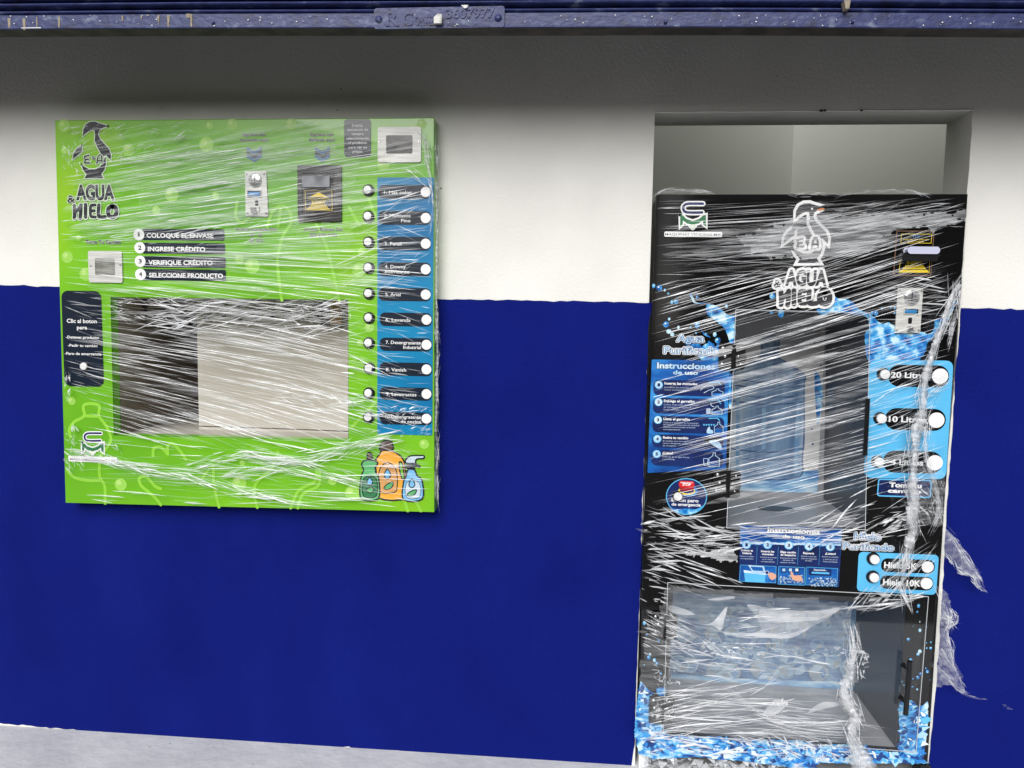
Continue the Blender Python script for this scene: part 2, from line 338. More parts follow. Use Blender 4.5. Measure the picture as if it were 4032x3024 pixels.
for x, a, c, wd in ((40, 78, 126, 14), (105, 80, 130, 13), (160, 74, 118, 6), (256, 74, 122, 9), (530, 68, 92, 9), (612, 68, 80, 8), (686, 66, 98, 9), (728, 66, 118, 12), (828, 62, 116, 10), (640, 64, 70, 10), (815, 60, 78, 22)):
    b.poly(jag([T0.p(x-wd*.5, a, YR), T0.p(x+wd*.5, a, YR), T0.p(x+wd*.4, c, YR), T0.p(x-wd*.3, c, YR)], .0004, .004, rnd), m_tan)
for i in range(90):
    x = rnd.uniform(0, 4030); t = rnd.uniform(62, 108); c = S.p(x, t, YR); r = rnd.choice((.0006, .0009, .0014))
    b.poly([(c[0]+r*rnd.uniform(.6, 2)*math.cos(q), c[1]+r*math.sin(q)) for q in (0, 1.2, 2.5, 3.6, 5)], m_wspk)
for x0_, x1_ in ((105, 190),): b.poly([T0.p(x0_, 126 if x0_ < 300 else 118, YR), T0.p(x1_, 125 if x0_ < 300 else 117, YR), T0.p(x1_, 128.5 if x0_ < 300 else 121, YR), T0.p(x0_, 129.5 if x0_ < 300 else 121, YR)], m_wspk)
b.poly(jag([Mm.p(1420, 95, YR), Mm.p(1525, 97, YR), Mm.p(1500, 135, YR), Mm.p(1460, 140, YR)], .0003, .003, rnd), m_wspk)
b.y = YR-.005
b.build('paint_chip', shut)
b = MB(); qa = T1.p(1442, 30, YR-.008); b.prism([(qa[0]-.004, qa[1]-.008), (qa[0]+.004, qa[1]-.008), (qa[0]+.006, qa[1]+.01), (qa[0]-.008, qa[1]+.01)], YR-.02, YR, m_tan); b.build('dried_mortar', shut)

# far side of the street, mirrored faintly in the glossy machines
opp = thing('street_building', 'ochre building across the street mirrored in the black machine', 'building', (0, -13, 0))
m_och = mat('ochre_render', (176, 136, 62), .9, c2=(150, 112, 50), scale=2); m_dk = mat('dark_window', (22, 24, 28), .2)
b = MB(); b.box(-14, 1.5, -15, -13, -.16, 4.6, m_och); b.box(2.2, 14, -15, -13.4, -.16, 4.0, mat('grey_render', (120, 118, 112), .9)); b.build('facade', opp)
for x in (-7.5, -4.8, -2, .1): b = MB(); b.box(x-.5, x+.5, -13.06, -12.99, .9, 2.3, m_dk); b.build('window', opp)
# ------------------------------------------------------------------ green detergent machine
m_green = ramp3(mat('green_vinyl', (110, 190, 40), .28, scale=1.6, spec=.5, coat=.3), [(.36, (100, 172, 34)), (.55, (124, 194, 36)), (.70, (158, 202, 28))])
m_side = mat('green_edge', (120, 196, 50), .35); m_navy = mat('navy_vinyl', (20, 32, 48), .28, coat=.2)
m_white = mat('white_print', (238, 238, 238), .4); m_halo = mat('pale_halo_print', (205, 222, 196), .4); m_ink = mat('dark_ink', (34, 36, 46), .35)
m_teal = ramp3(mat('teal_vinyl', (18, 122, 172), .28, scale=2, coat=.2), [(.4, (12, 112, 166)), (.6, (22, 140, 188))])
m_black = mat('black_plastic', (16, 16, 18), .3); m_cap = mat('white_button_plastic', (228, 229, 230), .35)
m_steel = mat('brushed_steel', (220, 219, 214), .4, c2=(198, 198, 195), scale=3, stretch=(4, 1, 60), metal=.15)
m_chrome = mat('chrome', (220, 221, 222), .15, metal=.85); m_bub = mat('bubble_print', (150, 204, 84), .35); m_bub2 = mat('bubble_glint_print', (178, 216, 118), .35)
m_line = mat('pale_line_print', (140, 202, 62), .35); m_yel = mat('yellow_print', (235, 205, 30), .4)
m_beige = mat('beige_panel', (196, 191, 182), .6, c2=(180, 172, 160), scale=1.5); m_brown = mat('grey_brown_board', (138, 126, 116), .7, c2=(158, 146, 136), scale=3)  # grey-brown is the lining boards' own colour
m_card = mat('cardboard', (176, 146, 100), .85, c2=(160, 130, 88), scale=12)
GY = -.05
def gp(pts): return [S.p(x, y, GY) for x, y in pts]
g_out = gp([(216, 474), (1709, 463), (1710, 2017), (258, 1980)]); g_in = gp([(435, 1170), (1371, 1181), (1372, 1735), (448, 1715)])
gm = thing('detergent_vending_machine', 'wide green wall-mounted vending cabinet with a product button column, wrapped in stretch film', 'vending machine', (P(960, 1980)[0], 0, P(960, 1990)[2]))
b = MB(); b.ring(g_out, g_in, GY, -.001, m_green); b.build('front_panel', gm, bevel=.0015)
b = MB()                                        # niche: short green flange, deep dark part, pale board
(xa, za), (xb, zb), (xc, zc), (xd, zd) = g_in
fl = [(xa+.001, za-.001), (xb-.001, zb-.001), (xc-.001, zc+.001), (xd+.001, zd+.001)]
b.grid([[(x, GY+.002, z) for x, z in fl+fl[:1]], [(x, GY+.034, z) for x, z in fl+fl[:1]]], m_side, False)
yb_, yd_ = .13, .5; xs = S.p(778, 1400, yb_)[0]; zt, zl = za+.02, zd-.002
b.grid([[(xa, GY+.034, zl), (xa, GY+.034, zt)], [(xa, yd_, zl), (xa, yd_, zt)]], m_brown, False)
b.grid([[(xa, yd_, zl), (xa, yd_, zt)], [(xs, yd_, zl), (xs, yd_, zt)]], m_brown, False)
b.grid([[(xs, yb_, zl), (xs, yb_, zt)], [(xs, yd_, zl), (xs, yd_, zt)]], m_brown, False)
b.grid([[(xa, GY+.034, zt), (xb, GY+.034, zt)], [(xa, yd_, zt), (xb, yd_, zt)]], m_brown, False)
b.build('niche_lining', gm)
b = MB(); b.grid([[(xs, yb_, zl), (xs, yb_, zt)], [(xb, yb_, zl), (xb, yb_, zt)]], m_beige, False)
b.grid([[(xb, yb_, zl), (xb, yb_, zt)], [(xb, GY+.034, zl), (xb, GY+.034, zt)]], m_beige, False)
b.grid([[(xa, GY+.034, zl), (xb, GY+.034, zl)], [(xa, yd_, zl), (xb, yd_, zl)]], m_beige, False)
zs = S.p(1000, 1684, yb_)[1]; b.y = yb_-.0005; b.stroke([(xs, zs), (xs+.3, zs-.001), (xb, zs-.004)], .0028, mat('dark_seam', (52, 46, 42), .8))
b.build('back_board', gm)
b = MB(); x_ = S.p(625, 1400, .49)[0]; b.box(x_-.003, x_+.004, .488, .499, zl, zt, mat('dark_corner_line', (58, 52, 50), .7)); b.build('corner_line', gm)  # thin dark strip along the corner line of the deep part
m_noz = mat('grey_nozzle', (120, 114, 108), .5)
for i, sx in enumerate((690, 750, 815, 880, 945, 1010, 1070, 1130, 1190, 1248)):
    q = S.p(sx, 1200, .06); zb2 = S.p(sx, 1250+(i*37 % 22), .06)[1]
    b = MB(); b.tube([(q[0], .06, zt), (q[0], .06, zb2+.012)], .011, m_noz, 12); b.tube([(q[0], .06, zb2+.012), (q[0], .06, zb2)], .0065, m_dk, 10); b.build('nozzle', gm)
b = MB(); q0 = S.p(1300, 1275, .09); q1 = S.p(1345, 1205, .09); b.box(q0[0], q1[0], .09, .10, q0[1], q1[1]+.02, m_card); b.box(q0[0]-.03, q0[0]-.004, .095, .1, q0[1]-.01, q1[1]+.02, mat('dark_card', (60, 50, 42), .8)); b.build('card_strip', gm)
b = MB(); q0 = S.p(500, 1240, .12); q1 = S.p(586, 1190, .12); b.box(q0[0], q1[0], .12, .13, q0[1], q1[1]+.02, mat('shadow_brown', (44, 34, 26), .8)); b.box(q1[0], q1[0]+.014, .11, .13, q0[1]-.004, q1[1]+.02, m_brown); b.build('shaded_hole_block', gm)  # dark block painted in for the shaded interior behind the film hole

# printed background: bubbles and bottle outlines, one printed sheet
b = MB(GY-.0002, .00001)
for R, l in ((A, ((145, 150, 50), (1485, 140, 45), (1305, 150, 30), (1280, 300, 60), (660, 345, 50), (1005, 700, 58), (1355, 710, 30), (880, 825, 35), (262, 1045, 25), (172, 1198, 50), (320, 1335, 55), (150, 350, 30))),
             (B, ((498, 140, 45), (1540, 140, 38), (85, 1215, 38), (190, 1270, 62), (1040, 1300, 58), (1060, 1155, 30), (1235, 460, 50))),
             (Cc, ((182, 810, 30), (522, 1390, 47), (1367, 1240, 22))), (Dd, ((75, 1380, 55), (97, 1240, 22), (722, 1365, 33), (860, 1450, 55), (980, 300, 35), (915, 405, 25), (1360, 1110, 35)))):
    for x, y, r in l:
        c = R.p(x, y, GY); rr_ = r/R.k*2.15/F; b.circ(c, rr_, m_bub)
        b.circ((c[0]-rr_*.3, c[1]+rr_*.3), rr_*.42, m_bub2, n=14)
for R, ls in ((Cc, ([(175, 1060), (165, 1010), (200, 955), (268, 915), (262, 850), (290, 830), (350, 832), (375, 850), (372, 915), (420, 980), (455, 1070), (430, 1130), (382, 1200), (376, 1330), (412, 1400), (414, 1520)], [(268, 912), (372, 918)],
                    [(150, 1290), (200, 1340), (290, 1362), (372, 1362)], [(748, 1190), (752, 1140), (800, 1130), (850, 1180)], [(850, 1180), (850, 1120), (885, 1108), (930, 1150), (975, 1215)], [(665, 1400), (650, 1350), (700, 1335), (760, 1400), (800, 1420)],
                    [(665, 1400), (760, 1480), (800, 1530)], [(1090, 1350), (1160, 1262), (1172, 1400), (1205, 1545)])),
              (Dd, ([(345, 1165), (300, 1280), (200, 1370), (178, 1450), (200, 1548)], [(612, 1290), (600, 1370), (490, 1430), (432, 1552)], [(632, 1300), (624, 1400), (520, 1455), (482, 1552)], [(1225, 1505), (1246, 1572)], [(1298, 1500), (1336, 1572)], [(860, 990), (1040, 800)])),
              (B, ([(310, 960), (350, 840), (425, 790), (490, 840), (498, 930), (440, 1020), (402, 1150), (393, 1280), (425, 1540)], [(420, 800), (395, 950)], [(700, 940), (770, 1080), (830, 1300), (882, 1540)], [(960, 800), (1045, 950)], [(1120, 735), (1168, 870)], [(70, 760), (60, 880), (110, 925), (170, 880)]))):
    for l in ls: b.stroke(smooth_path(R.l(l, GY), 4), .0095, m_line)
b.build('printed_background', gm)
LY = b.y-.0003

def penguin(bm, mp, ink, halo, hw, eye=None):
    head = [(498, 155), (455, 141), (425, 132), (395, 120), (355, 122), (322, 142), (303, 180), (297, 240), (315, 218), (345, 196), (372, 186), (392, 190), (396, 235), (392, 270), (412, 318), (440, 372), (452, 400), (484, 388), (520, 428), (522, 385), (508, 340), (470, 298), (435, 258), (420, 222), (428, 190), (460, 168)]
    fl = [(292, 305), (250, 335), (225, 375), (215, 425), (240, 402), (290, 362)]
    base = [(287, 460), (300, 505), (328, 540), (312, 572), (464, 572), (445, 540), (472, 500), (484, 450), (480, 400), (462, 425), (440, 475), (400, 500), (350, 500), (310, 480)]
    P_ = [[mp(*q) for q in l] for l in (head, fl, base)]
    for l in P_: bm.stroke(l+[l[0]], hw*2, halo, closed=False)
    for l in P_: bm.poly(l, ink)
def letters(bm, mp, lst, ink, halo, hw):
    # hand-drawn round letters: each a list of strokes with a width
    for pas in (0, 1):
        for strokes, wd in lst:
            for l in strokes: bm.stroke(smooth_path([mp(*q) for q in l], 4) if len(l) > 2 else [mp(*q) for q in l], wd+(0 if pas else hw*2), (halo, ink)[pas])
def wordmark(bm, mp, k, ink, halo, hw):
    HI = [([[(232, 790), (235, 860), (232, 888)], [(235, 845), (262, 820), (280, 800)], [(285, 785), (283, 850), (278, 890)]], 24*k), ([[(322, 782), (322, 882)]], 24*k),
          ([[(398, 785), (366, 790), (360, 835), (366, 875), (400, 880)], [(364, 832), (392, 830)]], 20*k), ([[(428, 785), (424, 860), (440, 880), (478, 878)]], 24*k),
          ([[(535, 795), (508, 810), (500, 840), (512, 872), (538, 880), (562, 865), (568, 830), (556, 800), (533, 794)]], 28*k)]
    letters(bm, mp, HI, ink, halo, hw)
def em(bm, mp, k, ink, halo, hw):
    EA = [([[(345, 390), (312, 400), (318, 425), (312, 448), (352, 448)], [(318, 424), (342, 420)]], 13*k), ([[(410, 458), (420, 400), (436, 386), (448, 400), (452, 452)], [(416, 432), (450, 430)]], 13*k)]
    letters(bm, mp, EA, ink, halo, hw)
def vend_logo(bm, mp, k, yy, R, tx):
    nv, gn, wh = mat('logo_navy', (26, 34, 92), .4), mat('logo_green', (36, 112, 66), .4), m_white
    c = [mp(*q) for q in smooth_path([(620, 158), (540, 157), (462, 160), (432, 180), (426, 205), (436, 230), (465, 244), (540, 246), (612, 244)], 4)]
    Mp = [mp(*q) for q in [(397, 268), (425, 275), (455, 308), (520, 330), (585, 308), (620, 275), (650, 268), (652, 385), (624, 362), (620, 322), (580, 352), (520, 366), (460, 352), (424, 322), (420, 362), (394, 390)]]
    bm.stroke(c, 50*k, wh); bm.stroke(Mp+[Mp[0]], 34*k, wh)
    for q in ((500, 372), (540, 372), (520, 395), (520, 365)): bm.circ(mp(*q), 24*k, wh, n=14)
    bm.poly(Mp, gn); bm.stroke(c, 24*k, nv)
    for q in ((505, 372), (537, 370), (520, 398)): bm.circ(mp(*q), 8*k, m_bub2, n=10)
    a = mp(238, 484); e = mp(812, 436); bm.rr(a[0], a[1], e[0], e[1], 14*k, wh)
    bm.text(R, 'MAQUINAS VENDING MX', *tx, mat('grey_print', (110, 112, 118), .4), bold=.012)
KA = 2.15/F/A.k
b = MB(LY); mpA = lambda x, y: A.p(x, y, GY)
penguin(b, mpA, m_ink, m_halo, 8*KA); em(b, mpA, KA, m_ink, m_halo, 5*KA)
b.text(A, '&', 368, 402, 422, 30, m_ink, bold=.03, halo=m_halo, y2=GY)
b.text(A, 'AGUA', 246, 553, 748, 126, m_ink, bold=.05, halo=m_halo, hb=.05, y2=GY); b.text(A, '&', 176, 242, 768, 62, m_ink, bold=.03, halo=m_halo, y2=GY)
wordmark(b, mpA, KA*1.25, m_ink, m_halo, 7*KA); b.build('brand_logo', gm)
b = MB(LY); mpC = lambda x, y: Cc.p(245+(x-380)*.588, 1018+(y-132)*.6, GY); KC = 2.15/F/Cc.k*.59
vend_logo(b, mpC, KC, GY, Cc, (168, 500, 1226, 14)); b.build('maker_logo', gm)
for i, (x1, y0, y1, cx_, cy_, st, tl, tr, tb) in enumerate(((1425, 975, 1065, 744, 1020, 'COLOQUE EL ENVASE', 806, 1338, 1042), (1430, 1086, 1173, 751, 1124, 'INGRESE CRÉDITO', 816, 1273, 1150), (1434, 1194, 1283, 754, 1232, 'VERIFIQUE CRÉDITO', 820, 1332, 1258), (1437, 1296, 1386, 757, 1336, 'SELECCIONE PRODUCTO', 826, 1414, 1360))):
    b = MB(LY); b.rr(*rect(A, 770, y0, x1, y1, GY), 14*KA, m_navy); c = A.p(cx_, cy_, GY); b.circ(c, 47*KA, m_white)
    b.text(A, str(i+1), cx_-(12 if i else 8), cx_+(14 if i else 8), cy_+18, 36, m_ink, bold=.04, y2=GY); b.text(A, st, tl, tr, tb+4, 37, m_white, bold=.028, y2=GY); b.build('step_label', gm)
def plain(name, R, lines, ink=m_ink, halo=m_halo, bold=.03, mach=gm, extra=None, yy=None):
    b = MB(LY if yy is None else yy)
    if extra: extra(b)
    for st, xl, xr, yb, cap in lines: b.text(R, st, xl, xr, yb, cap, ink, bold=bold*.8, halo=halo, hb=.05)
    return b.build(name, mach)
plain('change_label', A, [('Toma Tu Cambio', 318, 598, 1093, 32)], bold=.045)
for x0_ in (145, 688):
    b = MB(LY); col = (mat('sign_blue', (46, 110, 160), .4), m_ink, mat('sign_blue', (46, 110, 160), .4))
    for j in range(3):
        y_ = 318+j*30; b.poly(B.l([(x0_, y_), (x0_+60, y_+38), (x0_+120, y_), (x0_+120, y_+26), (x0_+60, y_+66), (x0_, y_+26)], GY), col[j])
    for st, xl, xr, yb in ((('Ingresa tus', 113, 293, 233), ('monedas aqui', 92, 318, 277)) if x0_ < 300 else (('Ingresa tus', 653, 835, 233), ('Billetes aqui', 645, 845, 276))): b.text(B, st, xl, xr, yb, 25, m_ink, bold=.03, halo=m_halo, y2=GY)
    b.build('direction_label', gm)
plain('coin_label', B, [('Acepta monedas De:', 55, 385, 988, 25), ('$1   $2', 172, 268, 1031, 24), ('$5  $10', 165, 273, 1076, 24)])
plain('banknote_label', B, [('Acepta Billetes De:', 600, 910, 988, 25), ('$20 $50 $100', 645, 863, 1032, 24)])
KB = KA
plain('starting_notice', B, [('Inicia', 985, 1070, 160, 24), ('secuencia de', 945, 1112, 191, 18), ('compra', 980, 1075, 225, 18), ('seleccionando', 935, 1120, 261, 19), ('el producto', 953, 1103, 297, 19), ('para ver su', 957, 1100, 332, 19), ('precio', 988, 1068, 367, 18)],
      ink=m_white, halo=None, bold=.015, extra=lambda b: b.rr(*rect(B, 922, 98, 1135, 403, GY), 30*KB, m_navy))
plain('emergency_notice', Cc, [('Clic al boton', 147, 355, 268, 28), ('para', 217, 288, 312, 26), ('-Detener producto', 141, 370, 377, 19), ('-Pedir tu cambio', 155, 360, 434, 19), ('-Paro de emergencia', 133, 387, 491, 19)],
      ink=m_white, halo=None, bold=.025, extra=lambda b: b.rr(*rect(Cc, 121, 45, 396, 708, GY), 50*2.15/F/Cc.k, m_navy))
b = MB(LY); b.rr(*rect(B, 1186, 565, 1630, 2612, GY), .004, m_teal); b.build('button_column_backing', gm)
PY = b.y-.0003
rows = [(B, 680, 111, '1. Mas color', 1240, 1460, 697), (B, 887, 110, '2. Multiusos|Pino', 1240, 1450, 882), (B, 1092, 109, '3. Persil', 1244, 1378, 1106), (B, 1296, 110, '4. Downy|Suavizante', 1246, 1413, 1288), (B, 1497, 105, '5. Ariel', 1250, 1372, 1510),
        (Dd, 244, 94, '6. Lavanda', 1092, 1265, 258), (Dd, 418, 92, '7. Desengrasante|Industrial', 1093, 1336, 415), (Dd, 589, 92, '8. Vanish', 1094, 1235, 604), (Dd, 760, 89, '9. Lavatrastes', 1095, 1306, 775), (Dd, 931, 88, '10.Desengrasante|de cocina', 1093, 1338, 931)]
sec = {1: (1375, 1450, 921), 3: (1246, 1443, 1328), 6: (1215, 1338, 448), 9: (1197, 1338, 964)}
for i, (R, yc, h, st, tl, tr, tb) in enumerate(rows):
    b = MB(PY); xl, xr = (1196, 1612) if R is B else (1052, 1413); kk = 2.15/F/R.k
    b.rr(*rect(R, xl, yc-h/2, xr, yc+h/2, GY), 42*kk*(1 if R is B else .87), m_navy)
    b.circ(R.p(1571 if R is B else 1376, yc+(0 if R is B else 1), GY), (40 if R is B else 35)*kk, m_white)
    pp = st.split('|'); cap = 27 if R is B else 23
    b.text(R, pp[0], tl, tr, tb, cap, m_white, bold=.012, y2=GY)
    if len(pp) > 1: q = sec[i]; b.text(R, pp[1], q[0], q[1], q[2], cap-1, m_white, bold=.012, y2=GY)
    b.build('product_label', gm)
def button(par, c, y, r, rc, cap_dx=(0, 0), name='push_button', label=None):
    b = MB(); b.lathe(c, y, [(r, 0), (r*.98, -.003), (r*.86, -.0055), (rc*1.12, -.0055), (rc*1.1, -.003)], m_black, sm=False); o = b.build(name, par)
    if label: o['label'] = label
    b = MB(); cc = (c[0]+cap_dx[0], c[1]+cap_dx[1]); b.lathe(cc, y, [(rc, -.002), (rc, -.008), (rc*.93, -.0098), (rc*.5, -.0104), (rc*.1, -.0105)], m_cap, n=32, sm=False); b.build('button_cap', o); return o
for R, l in ((B, ((1116, 668), (1116, 876), (1118, 1082), (1119, 1285), (1120, 1490))), (Dd, ((978, 233), (977, 407), (980, 582), (977, 755), (975, 923)))):
    for x, y in l: button(gm, R.p(x, y, GY), GY, 49/B.k*2.15/F, 32/B.k*2.15/F, (-.0012, .001))
c = Cc.p(277, 567, GY); button(gm, c, LY-.0004, 33/Cc.k*2.15/F, 27/Cc.k*2.15/F, label='single white stop button on the navy notice')
def cup(R, out, inn, screws, par, name, y, dark=m_dk):
    x0, z0, x1, z1 = rect(R, *out, y); a0, c0, a1, c1 = rect(R, *inn, y); b = MB()
    b.ring(rrp(x0, z0, x1, z1, .006, 4), rrp(a0, c0, a1, c1, .003, 4), y-.003, y, m_steel); o = b.build(name, par)
    b = MB(); b.poly(rrp(a0, c0, a1, c1, .003, 4), dark); 
    for i in range(len(b.v)): b.v[i] = (b.v[i][0], y-.0016, b.v[i][2])
    b.build('recess', o)
    for x, yy in screws: b = MB(); b.lathe(R.p(x, yy, y), y-.003, [(.0032, 0), (.003, -.001), (.0015, -.0018)], m_chrome, 12); b.build('screw', o)
m_smoke = ramp3(mat('smoked_window', (48, 48, 48), .2, scale=30, stretch=(1, 1, 3)), [(.4, (40, 40, 40)), (.65, (96, 96, 94))])
m_gal = mat('galvanised_pocket', (112, 112, 106), .5, c2=(148, 148, 140), scale=20, stretch=(1, 1, 4))
cup(A, (345, 1150, 613, 1402), (398, 1208, 556, 1343), ((365, 1268), (600, 1262)), gm, 'change_cup', LY, m_gal)
cup(B, (1190, 163, 1535, 445), (1258, 230, 1467, 376), ((1205, 281), (1517, 284)), gm, 'price_display', LY, m_smoke)
def coin(par, R, q, y, disc, dr, disp, slot, lever):
    (x0, y0), (x1, y1), (x2, y2), (x3, y3) = q; o = thing_part('coin_acceptor', par)
    b = MB(); b.prism(R.l(q, y), y-.003, y, m_steel); b.build('face_plate', o, bevel=.0008)
    c = R.p(*disc, y); r = dr/R.k*2.15/F; b = MB(); b.lathe(c, y-.003, [(r, 0), (r, -.003), (r*.9, -.0045), (r*.2, -.004)], m_chrome, 32)
    b.box(c[0]-.0011, c[0]+.0011, y-.0078, y-.006, c[1]-r*.78, c[1]+r*.78, m_black); b.build('coin_slot', o)
    x0_, z0, x1_, z1 = rect(R, *disp, y); b = MB(); b.ring([(x0_-.0018, z0-.002), (x1_+.0018, z0-.002), (x1_+.0018, z1+.002), (x0_-.0018, z1+.002)], [(x0_, z0), (x1_, z0), (x1_, z1), (x0_, z1)], y-.006, y-.003, m_steel)
    b.y = y-.0042; b.poly([(x0_, z0), (x1_, z0), (x1_, z1), (x0_, z1)], m_black); w_ = x1_-x0_; h_ = z1-z0; b.poly([(x0_+w_*.04, z0+h_*.12), (x0_+w_*.9, z0+h_*.12), (x0_+w_*.9, z0+h_*.82), (x0_+w_*.04, z0+h_*.82)], mat('blue_lens', (42, 132, 196), .2)); b.build('blue_window', o)
    x0_, z0, x1_, z1 = rect(R, *slot, y); b = MB(y-.0033); b.rr(x0_, z0, x1_, z1, .004, m_black); b.build('return_slot', o)
    x0_, z0, x1_, z1 = rect(R, *lever, y); b = MB(); b.box(x0_, x0_+(x1_-x0_)*.62, y-.012, y-.003, z0, z1, m_chrome); b.box(x0_+(x1_-x0_)*.3, x1_, y-.008, y-.003, z0+(z1-z0)*.3, z1+.004, m_steel); b.build('return_lever', o, bevel=.0006)
    for i in range(4):
        dx = 12 if i in (0, 3) else -12; dy = 22 if i < 2 else -22
        b = MB(); b.lathe(R.p(q[i][0]+dx, q[i][1]+dy, y), y-.003, [(.0028, 0), (.0026, -.001), (.001, -.0015)], m_gal, 12); b.build('screw', o)
def thing_part(name, par):
    o = bpy.data.objects.new(name, None); sc.collection.objects.link(o); o.parent = par; o.empty_display_size = .03; return o
coin(gm, B, [(136, 518), (300, 518), (316, 874), (142, 872)], LY, (216, 589), 54, (157, 672, 263, 716), (216, 742, 240, 802), (190, 806, 250, 848))
bill = thing_part('banknote_acceptor', gm); yb0 = LY
b = MB(); x0, z0, x1, z1 = rect(B, 556, 470, 903, 918, GY); a0, c0, a1, c1 = rect(B, 592, 532, 862, 862, GY)
b.ring(rrp(x0, z0, x1, z1, .003, 3), rrp(a0, c0, a1, c1, .004, 3), yb0-.006, yb0, m_black); b.build('bezel', bill, bevel=.0006)
b = MB(yb0-.0015); b.rr(a0, c0, a1, c1, .004, mat('bronze_tray', (44, 36, 30), .3)); b.build('tray', bill)
m_mouth = mat('grey_mouth', (140, 143, 150), .25, c2=(96, 98, 104), scale=20)
b = MB(); x0, z0, x1, z1 = rect(B, 606, 562, 820, 648, GY); b.prism(rrp(x0, z0, x1, z1, .003, 3), yb0-.018, yb0-.002, m_mouth); b.box(x0-.006, x1+.006, yb0-.010, yb0-.002, z1, z1+.006, m_black); b.build('bill_mouth', bill, bevel=.002)
b = MB(yb0-.003); b.poly(B.l([(604, 655), (838, 655), (842, 845), (600, 845)], GY), m_black); b.stroke(B.l([(614, 671), (826, 671), (830, 827), (617, 824)], GY), .0013, m_yel, closed=True)
b.poly(B.l([(722, 684), (800, 724), (646, 722)], GY), m_yel); b.text(B, 'INSERT BILL ANY DIRECTION', 635, 812, 739, 8, m_yel, y2=GY); b.text(B, 'DO NOT FOLD BILL', 664, 780, 753, 8, m_yel, y2=GY)
b.text(B, 'INSERT', 668, 776, 777, 20, m_yel, bold=.04, y2=GY)
for j in range(3):
    y0_ = 781+j*15; b.poly(B.l([(668-15*j-4, y0_), (776+13*j, y0_), (784+14*j, y0_+10), (658-15*j-4, y0_+10)], GY), m_yel)
b.build('printed_decal', bill)
# printed detergent bottles
b = MB(LY); ol = lambda pts, w_=.0042: b.stroke(smooth_path(Dd.l(pts, GY), 4, True), w_, m_ink, closed=True)
def shape(pts, c_, w_=.0042, sm=True):
    q = smooth_path(Dd.l(pts, GY), 4, True) if sm else Dd.l(pts, GY)
    b.poly(q, c_); b.stroke(q, w_, m_ink, closed=True)
og, gr, bl = mat('orange_print', (240, 172, 60), .4), mat('bottle_green_print', (96, 176, 112), .4), mat('sky_print', (120, 186, 230), .4); br = mat('brown_print', (92, 74, 66), .4)
shape([(1080, 1088), (1124, 1088), (1140, 1110), (1138, 1150), (1055, 1150), (1058, 1112)], br)
shape([(1068, 1155), (1130, 1155), (1180, 1180), (1215, 1220), (1230, 1300), (1236, 1480), (1040, 1480), (1030, 1330), (1022, 1230), (1050, 1180)], og)
shape([(1188, 1236), (1205, 1240), (1218, 1300), (1222, 1350), (1205, 1345), (1190, 1290)], m_side)
shape([(1104, 1238), (1150, 1262), (1172, 1320), (1172, 1410), (1150, 1445), (1062, 1445), (1042, 1400), (1045, 1310), (1068, 1258)], mat('tan_print', (214, 160, 96), .4), .003)
shape([(1104, 1282), (1128, 1325), (1104, 1350), (1082, 1325)], bl, .003); shape([(1080, 1418), (1100, 1390), (1142, 1372), (1138, 1405), (1112, 1422)], gr, .003)
shape([(968, 1172), (990, 1172), (1000, 1200), (986, 1215), (966, 1215)], br)
shape([(952, 1222), (1008, 1222), (1038, 1240), (1022, 1270), (1025, 1310), (1045, 1350), (1042, 1486), (922, 1486), (922, 1340), (940, 1290), (928, 1262), (930, 1238)], gr)
shape([(942, 1345), (1025, 1345), (1028, 1468), (938, 1468)], mat('dark_green_print', (50, 120, 78), .4), .003); shape([(982, 1340), (1002, 1375), (982, 1395), (962, 1375)], bl, .003)
shape([(955, 1430), (985, 1410), (1012, 1420), (990, 1448)], gr, .003)
shape([(1236, 1240), (1230, 1222), (1262, 1192), (1330, 1188), (1358, 1190), (1355, 1208), (1310, 1212), (1300, 1240), (1330, 1262), (1318, 1268), (1288, 1244), (1262, 1244)], mat('pale_print', (196, 214, 226), .4))
shape([(1244, 1250), (1288, 1250), (1290, 1280), (1246, 1280)], m_ink); shape([(1248, 1288), (1292, 1288), (1312, 1330), (1345, 1362), (1346, 1490), (1218, 1494), (1216, 1380), (1236, 1330)], bl)
shape([(1240, 1375), (1325, 1375), (1328, 1475), (1238, 1478)], mat('pale_print', (196, 214, 226), .4), .0015); shape([(1275, 1350), (1296, 1390), (1275, 1412), (1254, 1390)], bl, .003); shape([(1240, 1462), (1265, 1438), (1306, 1425), (1295, 1458), (1266, 1468)], gr, .003)
b.build('bottle_picture', gm)
# ------------------------------------------------------------------ black water and ice machine
m_gloss = mat('black_gloss_panel', (13, 13, 15), .09, spec=.6, coat=.4)
m_dnavy = mat('deep_navy_print', (18, 32, 78), .3, coat=.2, c2=(24, 44, 104), scale=9)
m_bright = ramp3(mat('bright_blue_print', (22, 84, 160), .3, scale=7, stretch=(1, 1, 2.5), coat=.2), [(.3, (18, 48, 118)), (.5, (22, 96, 178)), (.66, (60, 150, 222))])
m_sky = mat('light_blue_panel', (92, 184, 232), .3, coat=.2); m_ice = ramp3(mat('splash_print', (60, 140, 210), .3, scale=38, stretch=(1, 1, 1), detail=8, coat=.2), [(.34, (16, 66, 132)), (.45, (34, 128, 208)), (.54, (96, 186, 238)), (.62, (206, 236, 250))])
m_icy = ramp3(mat('ice_print', (60, 140, 210), .3, scale=30, stretch=(1, 1, 1.6), detail=10, coat=.2), [(.36, (14, 50, 112)), (.45, (26, 112, 194)), (.53, (84, 172, 228)), (.62, (206, 232, 246))])
m_grad = mat('title_blue_print', (170, 208, 240), .35, c2=(216, 234, 248), scale=20); m_tdark = mat('title_outline_print', (24, 46, 108), .35)
m_pale = mat('pale_text_print', (176, 190, 214), .4); m_inside = mat('grey_lining', (150, 151, 158), .35, c2=(164, 165, 170), scale=3)
